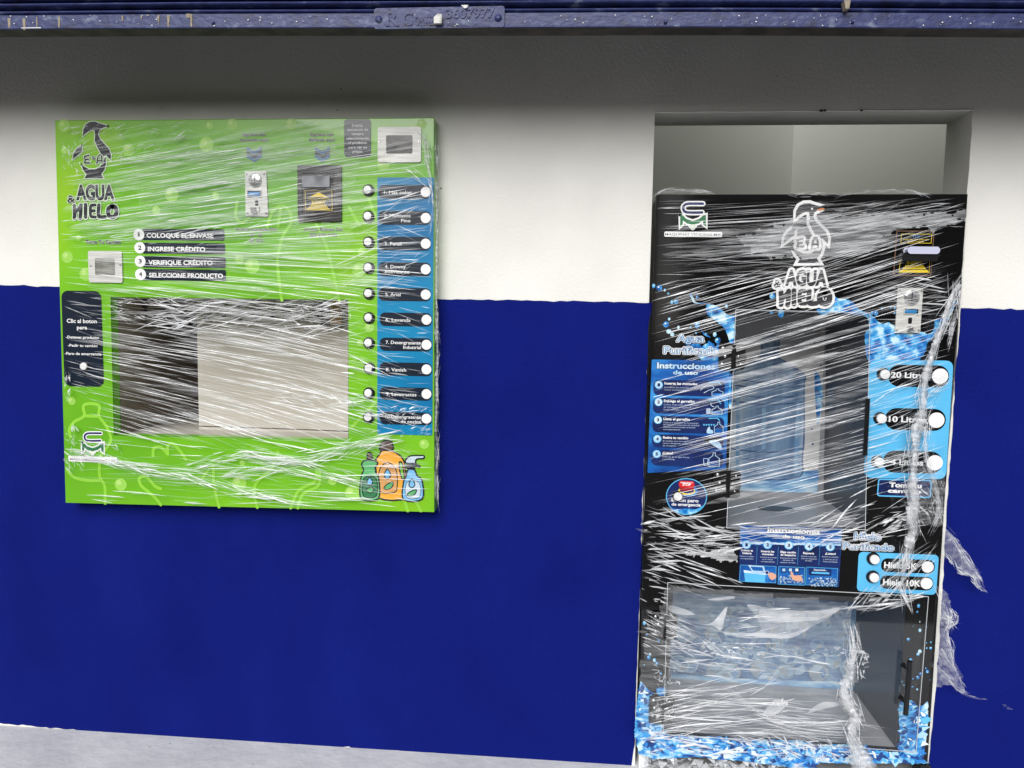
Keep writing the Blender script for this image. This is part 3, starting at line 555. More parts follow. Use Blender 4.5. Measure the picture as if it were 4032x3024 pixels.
m_insidedk = mat('dark_lining', (58, 62, 72), .3); m_clear = clear('clear_acrylic', .04, (262, 262, 262)); m_bounce = mat('bounce_lining', (214, 214, 214), .4); m_edge = mat('acrylic_edge', (196, 200, 205), .3)
BY = -.03
def bp(pts): return [S.p(x, y, BY) for x, y in pts]
def BR_(R, *a): return rect(R, *a, BY)
wm = thing('water_vending_machine', 'tall black water and ice vending cabinet in the wall opening, wrapped in torn film', 'vending machine', (P(3080, 3000)[0], 0, 0))
oL = [(2584, 765), (2570, 1000), (2560, 1217), (2554, 1290), (2543, 1714), (2534, 2003), (2531, 2140)]; oR = [(3811, 764), (3798, 940), (3786, 1114), (3764, 1396), (3735, 1714), (3713, 2003), (3703, 2140)]
uh = [(2896, 1219), (3422, 1232), (3404, 2082), (2862, 2077)]; lh = [(2652, 2312), (3566, 2362), (3532, 2951), (2624, 2886)]
b = MB()
def plate(bm, quad, hole): bm.ring(quad, hole, BY, BY+.012, m_gloss)
def interp(pts, y): 
    for (x0, y0), (x1, y1) in zip(pts, pts[1:]):
        if y0 <= y <= y1: return x0+(x1-x0)*(y-y0)/(y1-y0)
# three plates around and between the two compartments share their edges
TLq, TRq = oL[0], oR[0]
b.ring(bp([oL[0], oR[0], oR[6], oL[6]]), bp(uh), BY, BY+.012, m_gloss)
lo = [(2531, 2140), (3703, 2140), (3638, 3004), (2516, 2968)]
b.ring(bp(lo), bp(lh), BY, BY+.012, m_gloss)
b.build('front_panel', wm, bevel=.001)
b = MB(); ml, mr = S.p(2586, 900, BY)[0]+.004, S.p(3808, 900, BY)[0]-.006; mt = S.p(3200, 764, BY)[1]-.003; mb_ = S.p(3000, 2985, BY)[1]+.003
for z0, z1 in ((mb_, mb_+.02), (mt-.02, mt)): b.box(ml, mr, BY+.0125, .5, z0, z1, m_black)
b.box(ml, ml+.012, BY+.0125, .5, mb_+.021, mt-.021, m_black); b.box(mr-.012, mr, BY+.0125, .5, mb_+.021, mt-.021, m_black); b.box(ml+.013, mr-.013, .49, .5, mb_+.021, mt-.021, m_black)
b.build('cabinet_body', wm)
for x, y in ((2532, 2992), (3630, 3040)):
    c = S.p(x, y, 0); b = MB(); b.box(c[0]-.014, c[0]+.014, -.02, .03, 0.0015, mb_-.0005, m_white if x < 3000 else m_black); b.build('foot', wm)
def recess(hole, depth, pr, name):
    q = bp(hole); b = MB(); y0, y1 = BY+.012, BY+depth
    xs0 = q[0][0]; 
    for i, m in ((0, m_bounce), (1, m_insidedk), (2, m_inside), (3, m_bounce)):  # left and top faces made pale to bounce light onto the back print
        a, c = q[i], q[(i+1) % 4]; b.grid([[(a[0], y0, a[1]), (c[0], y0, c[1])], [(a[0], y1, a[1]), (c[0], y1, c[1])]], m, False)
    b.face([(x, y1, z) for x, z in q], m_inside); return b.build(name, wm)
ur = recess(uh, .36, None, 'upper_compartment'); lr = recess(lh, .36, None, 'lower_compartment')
# printed back of the upper compartment: a photographed water bottle
Y1 = BY+.36-.002
m_pgrey = ramp3(mat('backdrop_print', (150, 150, 154), .4, scale=2.5, stretch=(1, 1, .6)), [(.35, (206, 204, 206)), (.6, (226, 222, 220))])
m_jug = ramp3(mat('bottle_blue_print', (90, 128, 176), .3, scale=2.4, stretch=(7, 1, .5)), [(.34, (92, 122, 160)), (.48, (136, 164, 196)), (.62, (186, 198, 208)), (.74, (122, 152, 190))])
m_jugd = mat('bottle_band_print', (64, 92, 136), .3, c2=(98, 126, 166), scale=3, stretch=(8, 1, 1)); m_water = ramp3(mat('water_print', (120, 170, 215), .35, scale=9, stretch=(1, 1, 5)), [(.36, (70, 128, 190)), (.52, (150, 196, 230)), (.64, (214, 230, 242))])
b = MB(Y1); g = lambda R, l: R.l(l, Y1)
b.poly(S.l([(2880, 1235), (3251, 1238), (3237, 1550), (3218, 1940), (2868, 1931)], Y1), m_pgrey)
b.poly(jag(S.l([(2880, 1850), (3000, 1880), (3100, 1862), (3222, 1850), (3218, 1940), (2868, 1931)], Y1), .001, .02, rnd), m_water)
b.poly(g(G, smooth_path([(1000, 100), (1128, 100), (1130, 255), (1190, 300), (1330, 390), (1352, 440), (1340, 500), (1340, 900), (1325, 1080), (1300, 1240), (1000, 1262), (742, 1230), (752, 560), (765, 400), (830, 345), (980, 262)], 5, True)), m_jug)
b.stroke(g(G, smooth_path([(1000, 100), (1128, 100), (1130, 255), (1190, 300), (1330, 390), (1352, 440), (1340, 500), (1340, 900), (1325, 1080), (1300, 1240), (1000, 1262), (742, 1230), (752, 560), (765, 400), (830, 345), (980, 262)], 5, True)), .005, m_jugd, closed=True)
for l in ([(765, 440), (1050, 470), (1352, 440)], [(765, 490), (1050, 520), (1345, 492)], [(760, 565), (1050, 592), (1345, 578)], [(758, 620), (1050, 650), (1340, 628)], [(748, 1010), (1040, 1040), (1325, 1010)], [(745, 1080), (1040, 1105), (1322, 1068)], [(985, 240), (1060, 262), (1135, 240)]):
    b.stroke(smooth_path(g(G, l), 5), .005, m_jugd)
for l in ([(800, 520), (796, 1200)], [(1010, 690), (1010, 1000)], [(1290, 640), (1272, 1200)], [(1180, 380), (1240, 420)]): b.stroke(g(G, l), .012, mat('bottle_glint_print', (150, 180, 206), .3, c2=(110, 150, 192), scale=6, stretch=(1, 1, 4)))
b.poly(jag(smooth_path(g(H, [(100, 380), (140, 420), (165, 560), (150, 700), (120, 820), (110, 700), (100, 560)]), 3, True), .002, .02, rnd), m_ice)
for i in range(24): c = H.p(rnd.uniform(70, 180), rnd.uniform(300, 1000), Y1); b.circ(c, rnd.uniform(.001, .004), m_jugd, n=8)
b.build('back_print', ur)
q = [S.p(*p_, BY+.2) for p_ in ((2990, 2005), (3122, 2008))]; b = MB()
zf = (bp(uh)[2][1]+bp(uh)[3][1])/2+.0016; b.grid([[(q[0][0]+.06+.06*math.cos(t*math.pi/10), .19+.03*math.sin(t*math.pi/10), zf), (q[0][0]+.06, .19, zf)] for t in range(21)], m_black, False); b.build('drain_slot', ur)
# lower compartment print: heaped ice cubes
b = MB(Y1); pq = S.l([(2640, 2330), (3400, 2372), (3374, 2716), (2640, 2690)], Y1)
b.poly(pq, ramp3(mat('ice_back_print', (70, 100, 150), .35, scale=14, detail=6), [(.3, (84, 114, 160)), (.5, (120, 154, 196)), (.68, (160, 188, 214))]))
shades = [mat('cube_print_%s' % n_, c_, .35, c2=c2_, scale=25) for n_, c_, c2_ in (('dark', (96, 132, 180), (112, 148, 192)), ('mid', (124, 160, 202), (146, 178, 212)), ('light', (156, 188, 216), (178, 202, 224)), ('tan', (152, 168, 184), (172, 182, 190)), ('pale', (186, 208, 228), (170, 198, 222)))]
for i in range(84):                             # cubes: a light top face, two side faces, rounded corners
    x = rnd.uniform(2655, 3375); y = 2395+262*(i/84)+rnd.uniform(-18, 18); c = S.p(x, min(y, 2672), Y1)
    r = rnd.uniform(.016, .026)*(.7+.7*i/84); a = rnd.uniform(-.5, .5); R2 = lambda u, v: (c[0]+r*(u*math.cos(a)-v*math.sin(a)), c[1]+r*(u*math.sin(a)+v*math.cos(a)))
    hexa = [R2(-.95, .45), (R2(0, .95)), R2(.95, .5), R2(.9, -.6), R2(.05, -1.05), R2(-.9, -.6)]; k3 = rnd.sample(range(5), 3)
    b.poly(smooth_path(hexa, 2, True), shades[k3[0]]); b.poly([R2(-.8, .42), R2(0, .82), R2(.8, .45), R2(.05, .1)], shades[k3[1]]); b.poly([R2(.1, .02), R2(.8, .32), R2(.75, -.5), R2(.1, -.9)], shades[k3[2]])
b.poly(jag(S.l([(2640, 2650), (2900, 2668), (3200, 2678), (3376, 2680), (3374, 2716), (2640, 2694)], Y1), .0015, .02, rnd), m_water)
b.build('back_print', lr)
# printed splash, droplets and ice on the front
SY = BY-.0002
b = MB(SY, .00001)
def splash(R, pts, m=m_ice, amp=.0018): b.poly(jag(smooth_path(R.l(pts, BY), 3, True), amp, .005, rnd), m)
splash(Ff, [(290, 1050), (340, 1090), (420, 1100), (500, 1130), (570, 1210), (655, 1240), (655, 1290), (600, 1262), (480, 1250), (300, 1235), (180, 1252), (140, 1195), (230, 1180)])
splash(Ff, [(655, 1240), (720, 1300), (790, 1345), (860, 1330), (900, 1400), (1010, 1445), (1150, 1430), (1230, 1460), (1300, 1400), (1310, 1310), (1370, 1290), (1440, 1270), (1500, 1130), (1480, 1230), (1400, 1350), (1330, 1420), (1280, 1500), (1210, 1540), (1190, 1620), (1120, 1760), (1000, 1700), (650, 1720), (660, 1450)])
splash(H, [(545, 0), (1000, 60), (1020, 140), (960, 270), (760, 290), (545, 300)])
splash(E, [(665, 1150), (760, 1170), (830, 1225), (880, 1265), (942, 1280), (936, 1530), (890, 1530), (860, 1440), (800, 1350), (700, 1280), (660, 1240)])
splash(E, [(490, 1055), (515, 1060), (530, 1090), (550, 1130), (600, 1138), (665, 1140), (664, 1148), (580, 1146), (530, 1136), (510, 1100)], amp=.0008)
splash(E, [(600, 1390), (640, 1440), (690, 1470), (690, 1480), (640, 1460), (610, 1420)], amp=.0008)
splash(G, [(722, 380), (750, 365), (748, 660), (722, 640)])
splash(E, [(450, 1545), (600, 1545), (790, 1545), (900, 1600), (790, 1690), (600, 1700)], amp=.004)
for R, l in ((E, ((135, 970, 15), (190, 990, 28), (245, 1010, 10), (280, 1045, 10), (315, 1130, 14), (355, 1125, 22), (565, 1080, 12), (855, 1170, 14), (288, 1297, 12), (258, 1350, 28), (285, 1420, 25), (320, 1450, 20), (380, 1380, 12), (500, 1380, 10), (565, 1355, 24), (555, 1435, 8), (740, 1450, 18), (770, 1510, 28), (1310, 1070, 28), (1300, 1230, 18), (1395, 1240, 28), (650, 1445, 12))),
             (Ff, ((690, 1235, 14), (725, 1240, 20), (785, 1195, 9), (915, 1190, 12), (910, 1240, 10), (870, 1180, 8), (1500, 1140, 20))),
             (J, ((1262, 1065, 15), (1248, 1130, 10), (1275, 1238, 6), (1204, 1288, 5), (1276, 1330, 15), (1150, 1430, 17), (1395, 1460, 8), (1350, 1468, 5), (1350, 1525, 9), (1393, 1525, 14), (1350, 1295, 5), (1275, 1560, 20), (1255, 1590, 16))),
             (K, ((152, 140, 16), (185, 200, 8), (180, 260, 13), (220, 263, 8), (290, 305, 12), (302, 325, 12), (210, 465, 12), (195, 500, 20), (257, 527, 16), (283, 562, 16), (152, 578, 6), (325, 668, 10), (370, 380, 8))),
             (L, ((1290, 615, 12), (1303, 645, 16), (1205, 708, 20), (1235, 670, 16), (1155, 722, 9), (1150, 805, 13), (1197, 832, 11), (1130, 525, 16), (1332, 735, 6), (1040, 750, 8), (1060, 790, 8)))):
    for x, y, r in l:
        c = R.p(x, y, BY); r *= 2.17/F/R.k; b.circ(c, r, m_ice, rz=r*rnd.uniform(.9, 1.5), n=12)
        b.circ((c[0]-r*.25, c[1]+r*.3), r*.35, m_bub2 if 0 else mat('droplet_glint_print', (206, 234, 246), .3), n=8)
splash(K, [(98, 800), (160, 805), (210, 850), (262, 880), (205, 905), (210, 1180), (360, 1200), (362, 1300), (900, 1330), (1300, 1355), (1920, 1400), (1920, 1660), (1250, 1590), (700, 1540), (90, 1505)], m_icy, .001)
splash(K, [(285, 820), (372, 812), (372, 900), (330, 905), (285, 880)], m_icy, .002)
splash(L, [(0, 1430), (500, 1410), (650, 1425), (990, 1480), (1010, 1200), (1010, 980), (1100, 940), (1180, 975), (1165, 1020), (1190, 1050), (1200, 1010), (1260, 1000), (1312, 975), (1300, 1300), (1258, 1560), (1245, 1606), (0, 1590)], m_icy, .001)
facet = [mat('facet_print_%s' % n_, c_, .3, coat=.2) for n_, c_ in (('navy', (20, 60, 128)), ('blue', (34, 124, 206)), ('sky', (96, 182, 236)), ('frost', (170, 214, 240)), ('white', (226, 240, 248)), ('cyan', (60, 156, 220)))]
for R, pl, n_ in ((K, [(98, 810), (200, 860), (205, 1180), (360, 1210), (362, 1310), (1300, 1365), (1920, 1410), (1920, 1640), (1250, 1575), (700, 1525), (95, 1490)], 240), (L, [(0, 1440), (500, 1420), (985, 1490), (1015, 1200), (1020, 1000), (1120, 960), (1190, 1040), (1300, 990), (1290, 1300), (1250, 1550), (1235, 1590), (0, 1575)], 200)):
    while n_:
        x, y = rnd.uniform(0, 1920), rnd.uniform(800, 1640)
        if not inside((x, y), pl): continue
        c = R.p(x, y, BY); r = rnd.uniform(.004, .017); a = rnd.gauss(.2, .8); N = rnd.choice((3, 4, 5)); el = rnd.uniform(.25, .7); pts = []
        for i in range(N): t = 6.283*i/N+rnd.uniform(-.4, .4); u, v = r*math.cos(t), r*el*math.sin(t); pts.append((c[0]+u*math.cos(a)-v*math.sin(a), c[1]+u*math.sin(a)+v*math.cos(a)))
        b.poly(pts, rnd.choice(facet[:3]+facet)); b.y += .000006; n_ -= 1
b.build('splash_print', wm)
Q = b.y-.0003
KE = 2.17/F/E.k
b = MB(Q); fx = lambda x, y: E.p(1415+(x-215)*1.443, 152+(y-120)*1.31, BY)
m_dg = mat('charcoal_print', (62, 62, 66), .3)
penguin(b, fx, m_dg, m_white, 27*KE); em(b, lambda x, y: fx(x, y), KE*1.5, m_dg, m_white, 26*KE); em(b, lambda x, y: fx(x, y), KE*1.5, m_dg, m_white, 0)
b.text(E, '&', 1638, 1674, 556, 34, m_dg, bold=.02, y2=BY); b.circ(E.p(1698, 208, BY), 10*KE, m_white, n=12)
b.poly(smooth_path(E.l([(1745, 218), (1790, 203), (1825, 206), (1800, 222), (1765, 226)], BY), 3, True), mat('beak_orange_print', (220, 130, 60), .4))
b.text(E, 'AGUA', 1432, 1842, 972, 160, m_dg, bold=.05, halo=m_white, hb=.12, y2=BY); b.text(E, '&', 1318, 1394, 988, 78, m_dg, bold=.02, halo=m_white, hb=.2, y2=BY)
wx = lambda x, y: E.p(1370+(x-218)*1.425, 1008+(y-775)*1.30, BY)
wordmark(b, wx, KE*1.9, m_dg, m_white, 24*KE); wordmark(b, wx, KE*1.9, m_dg, m_white, 0); b.build('brand_logo', wm)
b = MB(Q); vend_logo(b, lambda x, y: E.p(x, y, BY), KE, BY, E, (248, 800, 472, 23)); b.build('maker_logo', wm)
def title(name, R, rows_, par=wm, big=.05):
    b = MB(Q-.0004)
    for st, xl, xr, yb_, cap in rows_: b._t = 1; b.text(R, st, xl, xr, yb_, cap, m_white, bold=.02, halo=m_white, hb=.11, y2=BY)
    for st, xl, xr, yb_, cap in rows_: b.text(R, st, xl, xr, yb_, cap, m_grad, bold=.005, halo=m_tdark, hb=.055, y2=BY)
    return b.build(name, par)
title('water_title', E, [('Agua', 358, 630, 1523, 72), ('Purificada', 232, 766, 1643, 70)])
title('ice_title', J, [('Hielo', 560, 845, 345, 78), ('Purificado', 432, 985, 452, 72)])
def panelq(bm, R, q, r, m):                     # rounded four-cornered print from traced corners
    P4 = [Vector(R.p(*c, BY)) for c in q]; o = []
    for i in range(4):
        p, a, c = P4[i], P4[i-1], P4[(i+1) % 4]; u, v = (a-p).normalized(), (c-p).normalized(); s0, s1 = p+u*r, p+v*r
        for t in range(6): t /= 5; o.append(tuple(s0*(1-t)**2+p*2*t*(1-t)+s1*t*t))
    bm.poly(o, m)
def jug(bm, R, x, y, w_, h, wd=.0016):           # small line drawing of a water bottle
    bm.stroke(R.l([(x+w_*.38, y), (x+w_*.38, y+h*.2), (x, y+h*.42), (x, y+h), (x+w_, y+h), (x+w_, y+h*.42), (x+w_*.62, y+h*.2), (x+w_*.62, y), (x+w_*.38, y)], BY), wd, m_grad)
    bm.poly(R.l([(x+w_*.1, y+h*.62), (x+w_*.9, y+h*.62), (x+w_*.9, y+h*.95), (x+w_*.1, y+h*.95)], BY), m_bright)
b = MB(Q); panelq(b, G, [(95, 280), (728, 290), (700, 1175), (60, 1205)], .004, m_bright)
for st, xl, xr, yb_, cap in (('Instrucciones', 137, 612, 358, 50), ('de uso', 267, 472, 404, 34)): b.text(G, st, xl, xr, yb_, cap, m_grad, bold=.035, halo=m_dnavy, hb=.06, y2=BY)
steps = [((108, 450, 692, 578), (152, 487), 'Inserta las monedas', 198, 467, 487, [('Introduce las monedas en la', 198, 450, 515), ('ranura correspondiente.', 198, 403, 534)]),
         ((105, 597, 688, 725), (150, 627), 'Enjuaga el garrafón', 193, 443, 630, [('Coloca el garrafón en la posición', 192, 475, 656), ('de enjuague y presiona el', 192, 415, 675), ('botón indicado.', 192, 325, 694)]),
         ((101, 745, 685, 880), (145, 772), 'Llena el garrafón', 190, 405, 777, [('Coloca el garrafón en la posición', 188, 475, 802), ('de llenado y selecciona la cantidad', 188, 482, 820), ('deseada presionando el botón', 188, 450, 838), ('correspondiente.', 188, 330, 856)]),
         ((97, 897, 680, 1002), (140, 927), 'Retira tu cambio', 186, 393, 928, [('El cambio será entregado en la', 185, 452, 952), ('ranura designada, asegúrate', 185, 425, 970), ('de recogerla.', 185, 292, 988)]),
         ((93, 1022, 676, 1150), (135, 1050), '¡Listo!', 182, 266, 1053, [('Disfruta de tu agua fresca', 182, 400, 1080), ('y purificada.', 182, 285, 1098)])]
for i, (r4, cc, st, xl, xr, yb_, body) in enumerate(steps):
    b.rr(*rect(G, *r4, BY), .015, m_dnavy); c = G.p(*cc, BY); b.circ(c, 33*2.17/F/G.k, m_sky); b.circ(c, 28*2.17/F/G.k, m_grad); b.text(G, str(i+1), cc[0]-11, cc[0]+11, cc[1]+13, 26, m_dnavy, bold=.05, y2=BY)
    b.text(G, st, xl, xr, yb_, 21, m_white, bold=.03, y2=BY)
    for t_, a_, e_, y_ in body: b.text(G, t_, a_, e_, y_, 12, m_pale, bold=0, y2=BY)
b.stroke(G.l([(560, 468), (640, 465), (655, 485)], BY), .003, m_sky); jug(b, G, 585, 520, 90, 58); b.stroke(smooth_path(G.l([(492, 530), (530, 498), (585, 495), (600, 515), (560, 530), (520, 552)], BY), 4), .0018, m_grad)
b.stroke(G.l([(560, 612), (640, 610), (655, 640)], BY), .003, m_sky); jug(b, G, 585, 660, 82, 66); b.rr(*rect(G, 538, 678, 574, 722, BY), .002, m_pale); b.stroke(smooth_path(G.l([(575, 635), (580, 655), (600, 665)], BY), 4), .002, m_grad)
b.stroke(G.l([(560, 760), (630, 758), (645, 775)], BY), .003, m_sky); jug(b, G, 605, 790, 70, 90)
for x in (520, 540, 560, 580, 600): b.circ(G.p(x, 812, BY), .0025, m_sky, n=10)
b.poly(smooth_path(G.l([(545, 880), (545, 850), (565, 825), (572, 850), (592, 858), (592, 882)], BY), 3, True), m_grad)
b.poly(G.l([(525, 920), (645, 920), (650, 950), (525, 950)], BY), m_black); b.poly(smooth_path(G.l([(560, 945), (600, 935), (645, 955), (665, 1000), (640, 1005), (590, 975)], BY), 3, True), m_grad)
jug(b, G, 560, 1040, 85, 112); b.stroke(G.l([(515, 1085), (520, 1140), (548, 1140), (552, 1088), (515, 1085)], BY), .0016, m_grad)
b.build('instruction_label', wm)
# round emergency sticker
kg = 2.17/F/G.k; b = MB(Q); c = G.p(378, 1398, BY); b.circ(c, 165*kg, m_sky, rz=152*kg, n=40); b.circ(c, 158*kg, m_dnavy, rz=145*kg, n=40)
b.poly(jag(smooth_path(G.l([(240, 1470), (300, 1500), (378, 1495), (460, 1500), (515, 1470), (470, 1520), (378, 1540), (290, 1520)], BY), 3, True), .0008, .004, rnd), m_ice)
b.circ(G.p(395, 1350, BY), 72*kg, m_bright, rz=48*kg); b.circ(G.p(380, 1352, BY), 68*kg, m_yel, rz=34*kg); b.circ(G.p(382, 1348, BY), 58*kg, m_dnavy, rz=24*kg)
m_red = mat('red_print', (200, 36, 44), .35); b.rr(*rect(G, 322, 1296, 440, 1352, BY), 20*kg, mat('dark_red_print', (150, 22, 30), .35)); b.rr(*rect(G, 315, 1270, 443, 1325, BY), 22*kg, m_red)
b.text(G, 'STOP', 345, 413, 1310, 20, m_white, bold=.04, y2=BY); b.text(G, 'EMERGENCY', 330, 430, 1290, 11, m_white, y2=BY)
b.text(G, 'Botón paro', 255, 476, 1442, 27, m_white, bold=.03, y2=BY); b.text(G, 'de emergencia', 256, 494, 1475, 25, m_white, bold=.03, y2=BY); b.build('emergency_sticker', wm)
button(wm, G.p(303, 1394, BY), b.y, 44*kg, 34*kg, (.001, 0), label='white emergency button through the round sticker')
# water size panel
kh = 2.17/F/H.k; b = MB(Q); panelq(b, H, [(540, 283), (1228, 290), (1165, 1257), (497, 1245)], .022, m_sky); b.build('size_panel', wm); q_ = b.y
for a_, bq, cc, st, xl, xr, yb_, bt in (((692, 325, 1192, 505), 0, (1118, 417), '20 Litros', 715, 1030, 432, (660, 400)), ((667, 680, 1165, 858), 0, (1088, 775), '10 Litros', 698, 1005, 793, (632, 760)), ((650, 1027, 1137, 1207), 0, (1075, 1122), '4 Litros', 712, 980, 1143, (612, 1113))):
    b = MB(q_-.0001); b.rr(*BR_(H, *a_), 88*kh, m_gloss); b.circ(H.p(*cc, BY), 61*kh, m_white); b.text(H, st, xl, xr, yb_, 48, m_white, bold=.03, y2=BY); b.build('size_label', wm)
    button(wm, H.p(bt[0]-7, bt[1]-2, BY), q_-.0001, 50*kh, 38*kh, (.0028, -.0008))
b = MB(Q); panelq(b, H, [(613, 1250), (1052, 1262), (1042, 1412), (603, 1395)], .008, m_sky); panelq(b, H, [(622, 1262), (1042, 1272), (1033, 1400), (612, 1386)], .006, m_dnavy)
b.text(H, 'Toma tu', 703, 968, 1326, 40, m_white, bold=.05, y2=BY); b.text(H, 'cambio', 690, 965, 1370, 34, m_white, bold=.05, y2=BY); b.build('change_label', wm)
kj = 2.17/F/J.k; b = MB(Q); panelq(b, J, [(607, 472), (1478, 508), (1447, 942), (584, 902)], .014, m_sky); b.build('size_panel', wm)
for a_, cc, st, xl, xr, yb_, bt in (((849, 552, 1433, 702), (1356, 638), 'Hielo 5K', 880, 1240, 657, (768, 549)), ((838, 738, 1416, 884), (1344, 818), 'Hielo 10K', 868, 1278, 843, (763, 746))):
    b = MB(q_-.0001); x0, z0, x1, z1 = BR_(J, *a_); b.rr(x0, z0, x1, z1, 66*kj, m_gloss); b.circ(J.p(*cc, BY), 62*kj, m_white); b.text(J, st, xl, xr, yb_, 68, m_white, bold=.03, y2=BY); b.build('size_label', wm)
    button(wm, J.p(bt[0]-6, bt[1]-3, BY), q_-.0001, 70*kj, 50*kj, (.0022, -.001))
# ice instruction panel
ki = kj; b = MB(Q); b.poly(S.l([(2914, 2067), (3314, 2078), (3301, 2310), (2907, 2289)], BY), m_bright)
b.poly(jag(S.l([(2912, 2140), (3000, 2148), (3100, 2142), (3200, 2150), (3309, 2148), (3301, 2310), (2907, 2289)], BY), .0006, .006, rnd), m_dnavy)
b.poly(jag(S.l([(2912, 2132), (3309, 2140), (3309, 2148), (2912, 2140)], BY), .0006, .004, rnd), m_grad)
b.text(S, 'Instrucciones', 3020, 3226, 2099, 21, m_white, bold=.04, halo=m_dnavy, y2=BY); b.text(S, 'de uso', 3078, 3167, 2119, 15, m_white, bold=.04, halo=m_dnavy, y2=BY)
cols = [((2938, 2143), [('Coloca tu', 2916, 2963, 2169), ('hielera', 2922, 2958, 2180)], [('Coloca tu hielera', 2912, 2968, 2191), ('en el despachador.', 2914, 2966, 2200)]),
        ((3021, 2143), [('Inserta las', 2995, 3047, 2173), ('monedas', 2999, 3044, 2184)], [('Introduce las monedas', 2992, 3056, 2195), ('en la ranura', 3000, 3042, 2203), ('correspondiente.', 2994, 3050, 2212)]),
        ((3104, 2145), [('Elige opción', 3071, 3132, 2176), ('de despacho', 3071, 3132, 2187)], [('Selecciona la opción', 3070, 3134, 2198), ('deseada de', 3080, 3122, 2206), ('despacho de hielo.', 3070, 3132, 2215)]),
        ((3183, 2149), [('Espera', 3160, 3203, 2180)], [('Espera a que ter-', 3152, 3214, 2191), ('mine el despacho', 3152, 3214, 2200), ('de hielo.', 3167, 3196, 2208)]),
        ((3267, 2151), [('¡Listo!', 3247, 3288, 2182)], [('Retira tu cambio', 3234, 3299, 2193), ('y disfruta de tu', 3238, 3295, 2203), ('hielo purificado.', 3238, 3297, 2212)])]
for i, (cc, tt, bb_) in enumerate(cols):
    c = S.p(*cc, BY); kk = 2.17/F; b.circ(c, 17*kk, m_sky); b.circ(c, 14*kk, m_grad); b.text(S, str(i+1), cc[0]-5, cc[0]+5, cc[1]+7, 13, m_dnavy, bold=.05, y2=BY)
    for t_, a_, e_, y_ in tt: b.text(S, t_, a_, e_, y_, 8, m_white, bold=.03, y2=BY)
    for t_, a_, e_, y_ in bb_: b.text(S, t_, a_, e_, y_, 5, m_pale, bold=.01, y2=BY)
    if i: x_ = cc[0]-41; b.stroke(S.l([(x_, 2150), (x_-4, 2222)], BY), .0006, m_sky)
for q4 in ([(2914, 2222), (3054, 2228), (3052, 2292), (2910, 2286)], [(3064, 2228), (3140, 2230), (3166, 2232), (3164, 2302), (3062, 2297)], [(3172, 2230), (3296, 2236), (3292, 2306), (3170, 2300)]):
    if len(q4) == 5: q4 = [q4[0], q4[2], q4[3], q4[4]]
    panelq(b, S, q4, .004, m_bright); b.stroke(S.l(q4+[q4[0]], BY), .0012, m_sky)
b.poly(S.l([(2928, 2246), (3012, 2256), (3010, 2292), (2932, 2288)], BY), m_sky); b.poly(S.l([(2926, 2242), (3016, 2253), (3014, 2262), (2928, 2252)], BY), m_grad)
b.poly(S.l([(2944, 2222), (3006, 2226), (3012, 2250), (2960, 2248)], BY), m_grad); b.poly(S.l([(2952, 2228), (3000, 2231), (3004, 2246), (2964, 2244)], BY), m_bright)
skn = mat('hand_print', (214, 160, 134), .5)
b.poly(smooth_path(S.l([(3022, 2258), (3036, 2252), (3054, 2262), (3050, 2276), (3034, 2280)], BY), 3, True), skn); b.circ(S.p(3018, 2252, BY), .006, m_pale); b.circ(S.p(3018, 2252, BY), .004, m_dnavy)
for x in (3084, 3110, 3135): b.rr(*rect(S, x-10, 2232, x+10, 2252, BY), .001, m_dnavy); b.rr(*rect(S, x-6, 2236, x+6, 2247, BY), .001, m_grad)
for i in range(60): x = rnd.uniform(3068, 3160); c = S.p(x, rnd.uniform(2262, 2296), BY); b.circ(c, rnd.uniform(.0018, .0032), rnd.choice(shades), n=6)
b.poly(smooth_path(S.l([(3110, 2247), (3118, 2250), (3124, 2262), (3146, 2262), (3158, 2282), (3130, 2284), (3114, 2272)], BY), 3, True), skn)
b.rr(*rect(S, 3182, 2236, 3270, 2262, BY), .001, m_dnavy); b.text(S, 'Despachando...', 3201, 3252, 2244, 7, m_white, y2=BY); b.rr(*rect(S, 3192, 2249, 3262, 2256, BY), .002, m_sky)
for i in range(80): x = rnd.uniform(3182, 3290); c = S.p(x, rnd.uniform(2272, 2302), BY); b.circ(c, rnd.uniform(.0018, .003), rnd.choice(shades), n=6)
b.build('ice_instruction_label', wm)
# coin acceptor and banknote slot
coin(wm, Ff, [(945, 990), (1186, 995), (1157, 1432), (915, 1432)], Q, (1073, 1084), 72, (1003, 1196, 1138, 1244), (1040, 1280, 1078, 1345), (1030, 1372, 1105, 1418))
bill = thing_part('banknote_acceptor', wm); kf = 2.17/F/Ff.k
b = MB(Q-.002); q4 = [(920, 424), (1297, 426), (1264, 874), (887, 870)]; panelq(b, Ff, q4, .004, mat('copper_rim', (122, 92, 72), .35, metal=.3)); panelq(b, Ff, [(930, 434), (1287, 436), (1254, 864), (898, 860)], .003, m_gloss)
b.stroke(Ff.l([(970, 458), (1272, 460), (1262, 549), (965, 547)], BY)+[Ff.p(970, 458, BY)], .0012, m_yel)
b.text(Ff, 'TOP', 1077, 1158, 497, 28, mat('sign_blue', (46, 110, 160), .4), bold=.05, halo=m_red, hb=.01, y2=BY)
b.text(Ff, 'INSERT BILL ANY DIRECTION', 988, 1242, 519, 12, m_yel, bold=.01, y2=BY); b.text(Ff, 'DO NOT FOLD BILL', 1031, 1193, 539, 12, m_yel, bold=.01, y2=BY)
b.stroke(Ff.l([(958, 716), (1250, 717), (1243, 838), (946, 836)], BY)+[Ff.p(958, 716, BY)], .0012, m_yel); b.text(Ff, 'INSERT', 1022, 1172, 760, 30, m_yel, bold=.04, y2=BY)
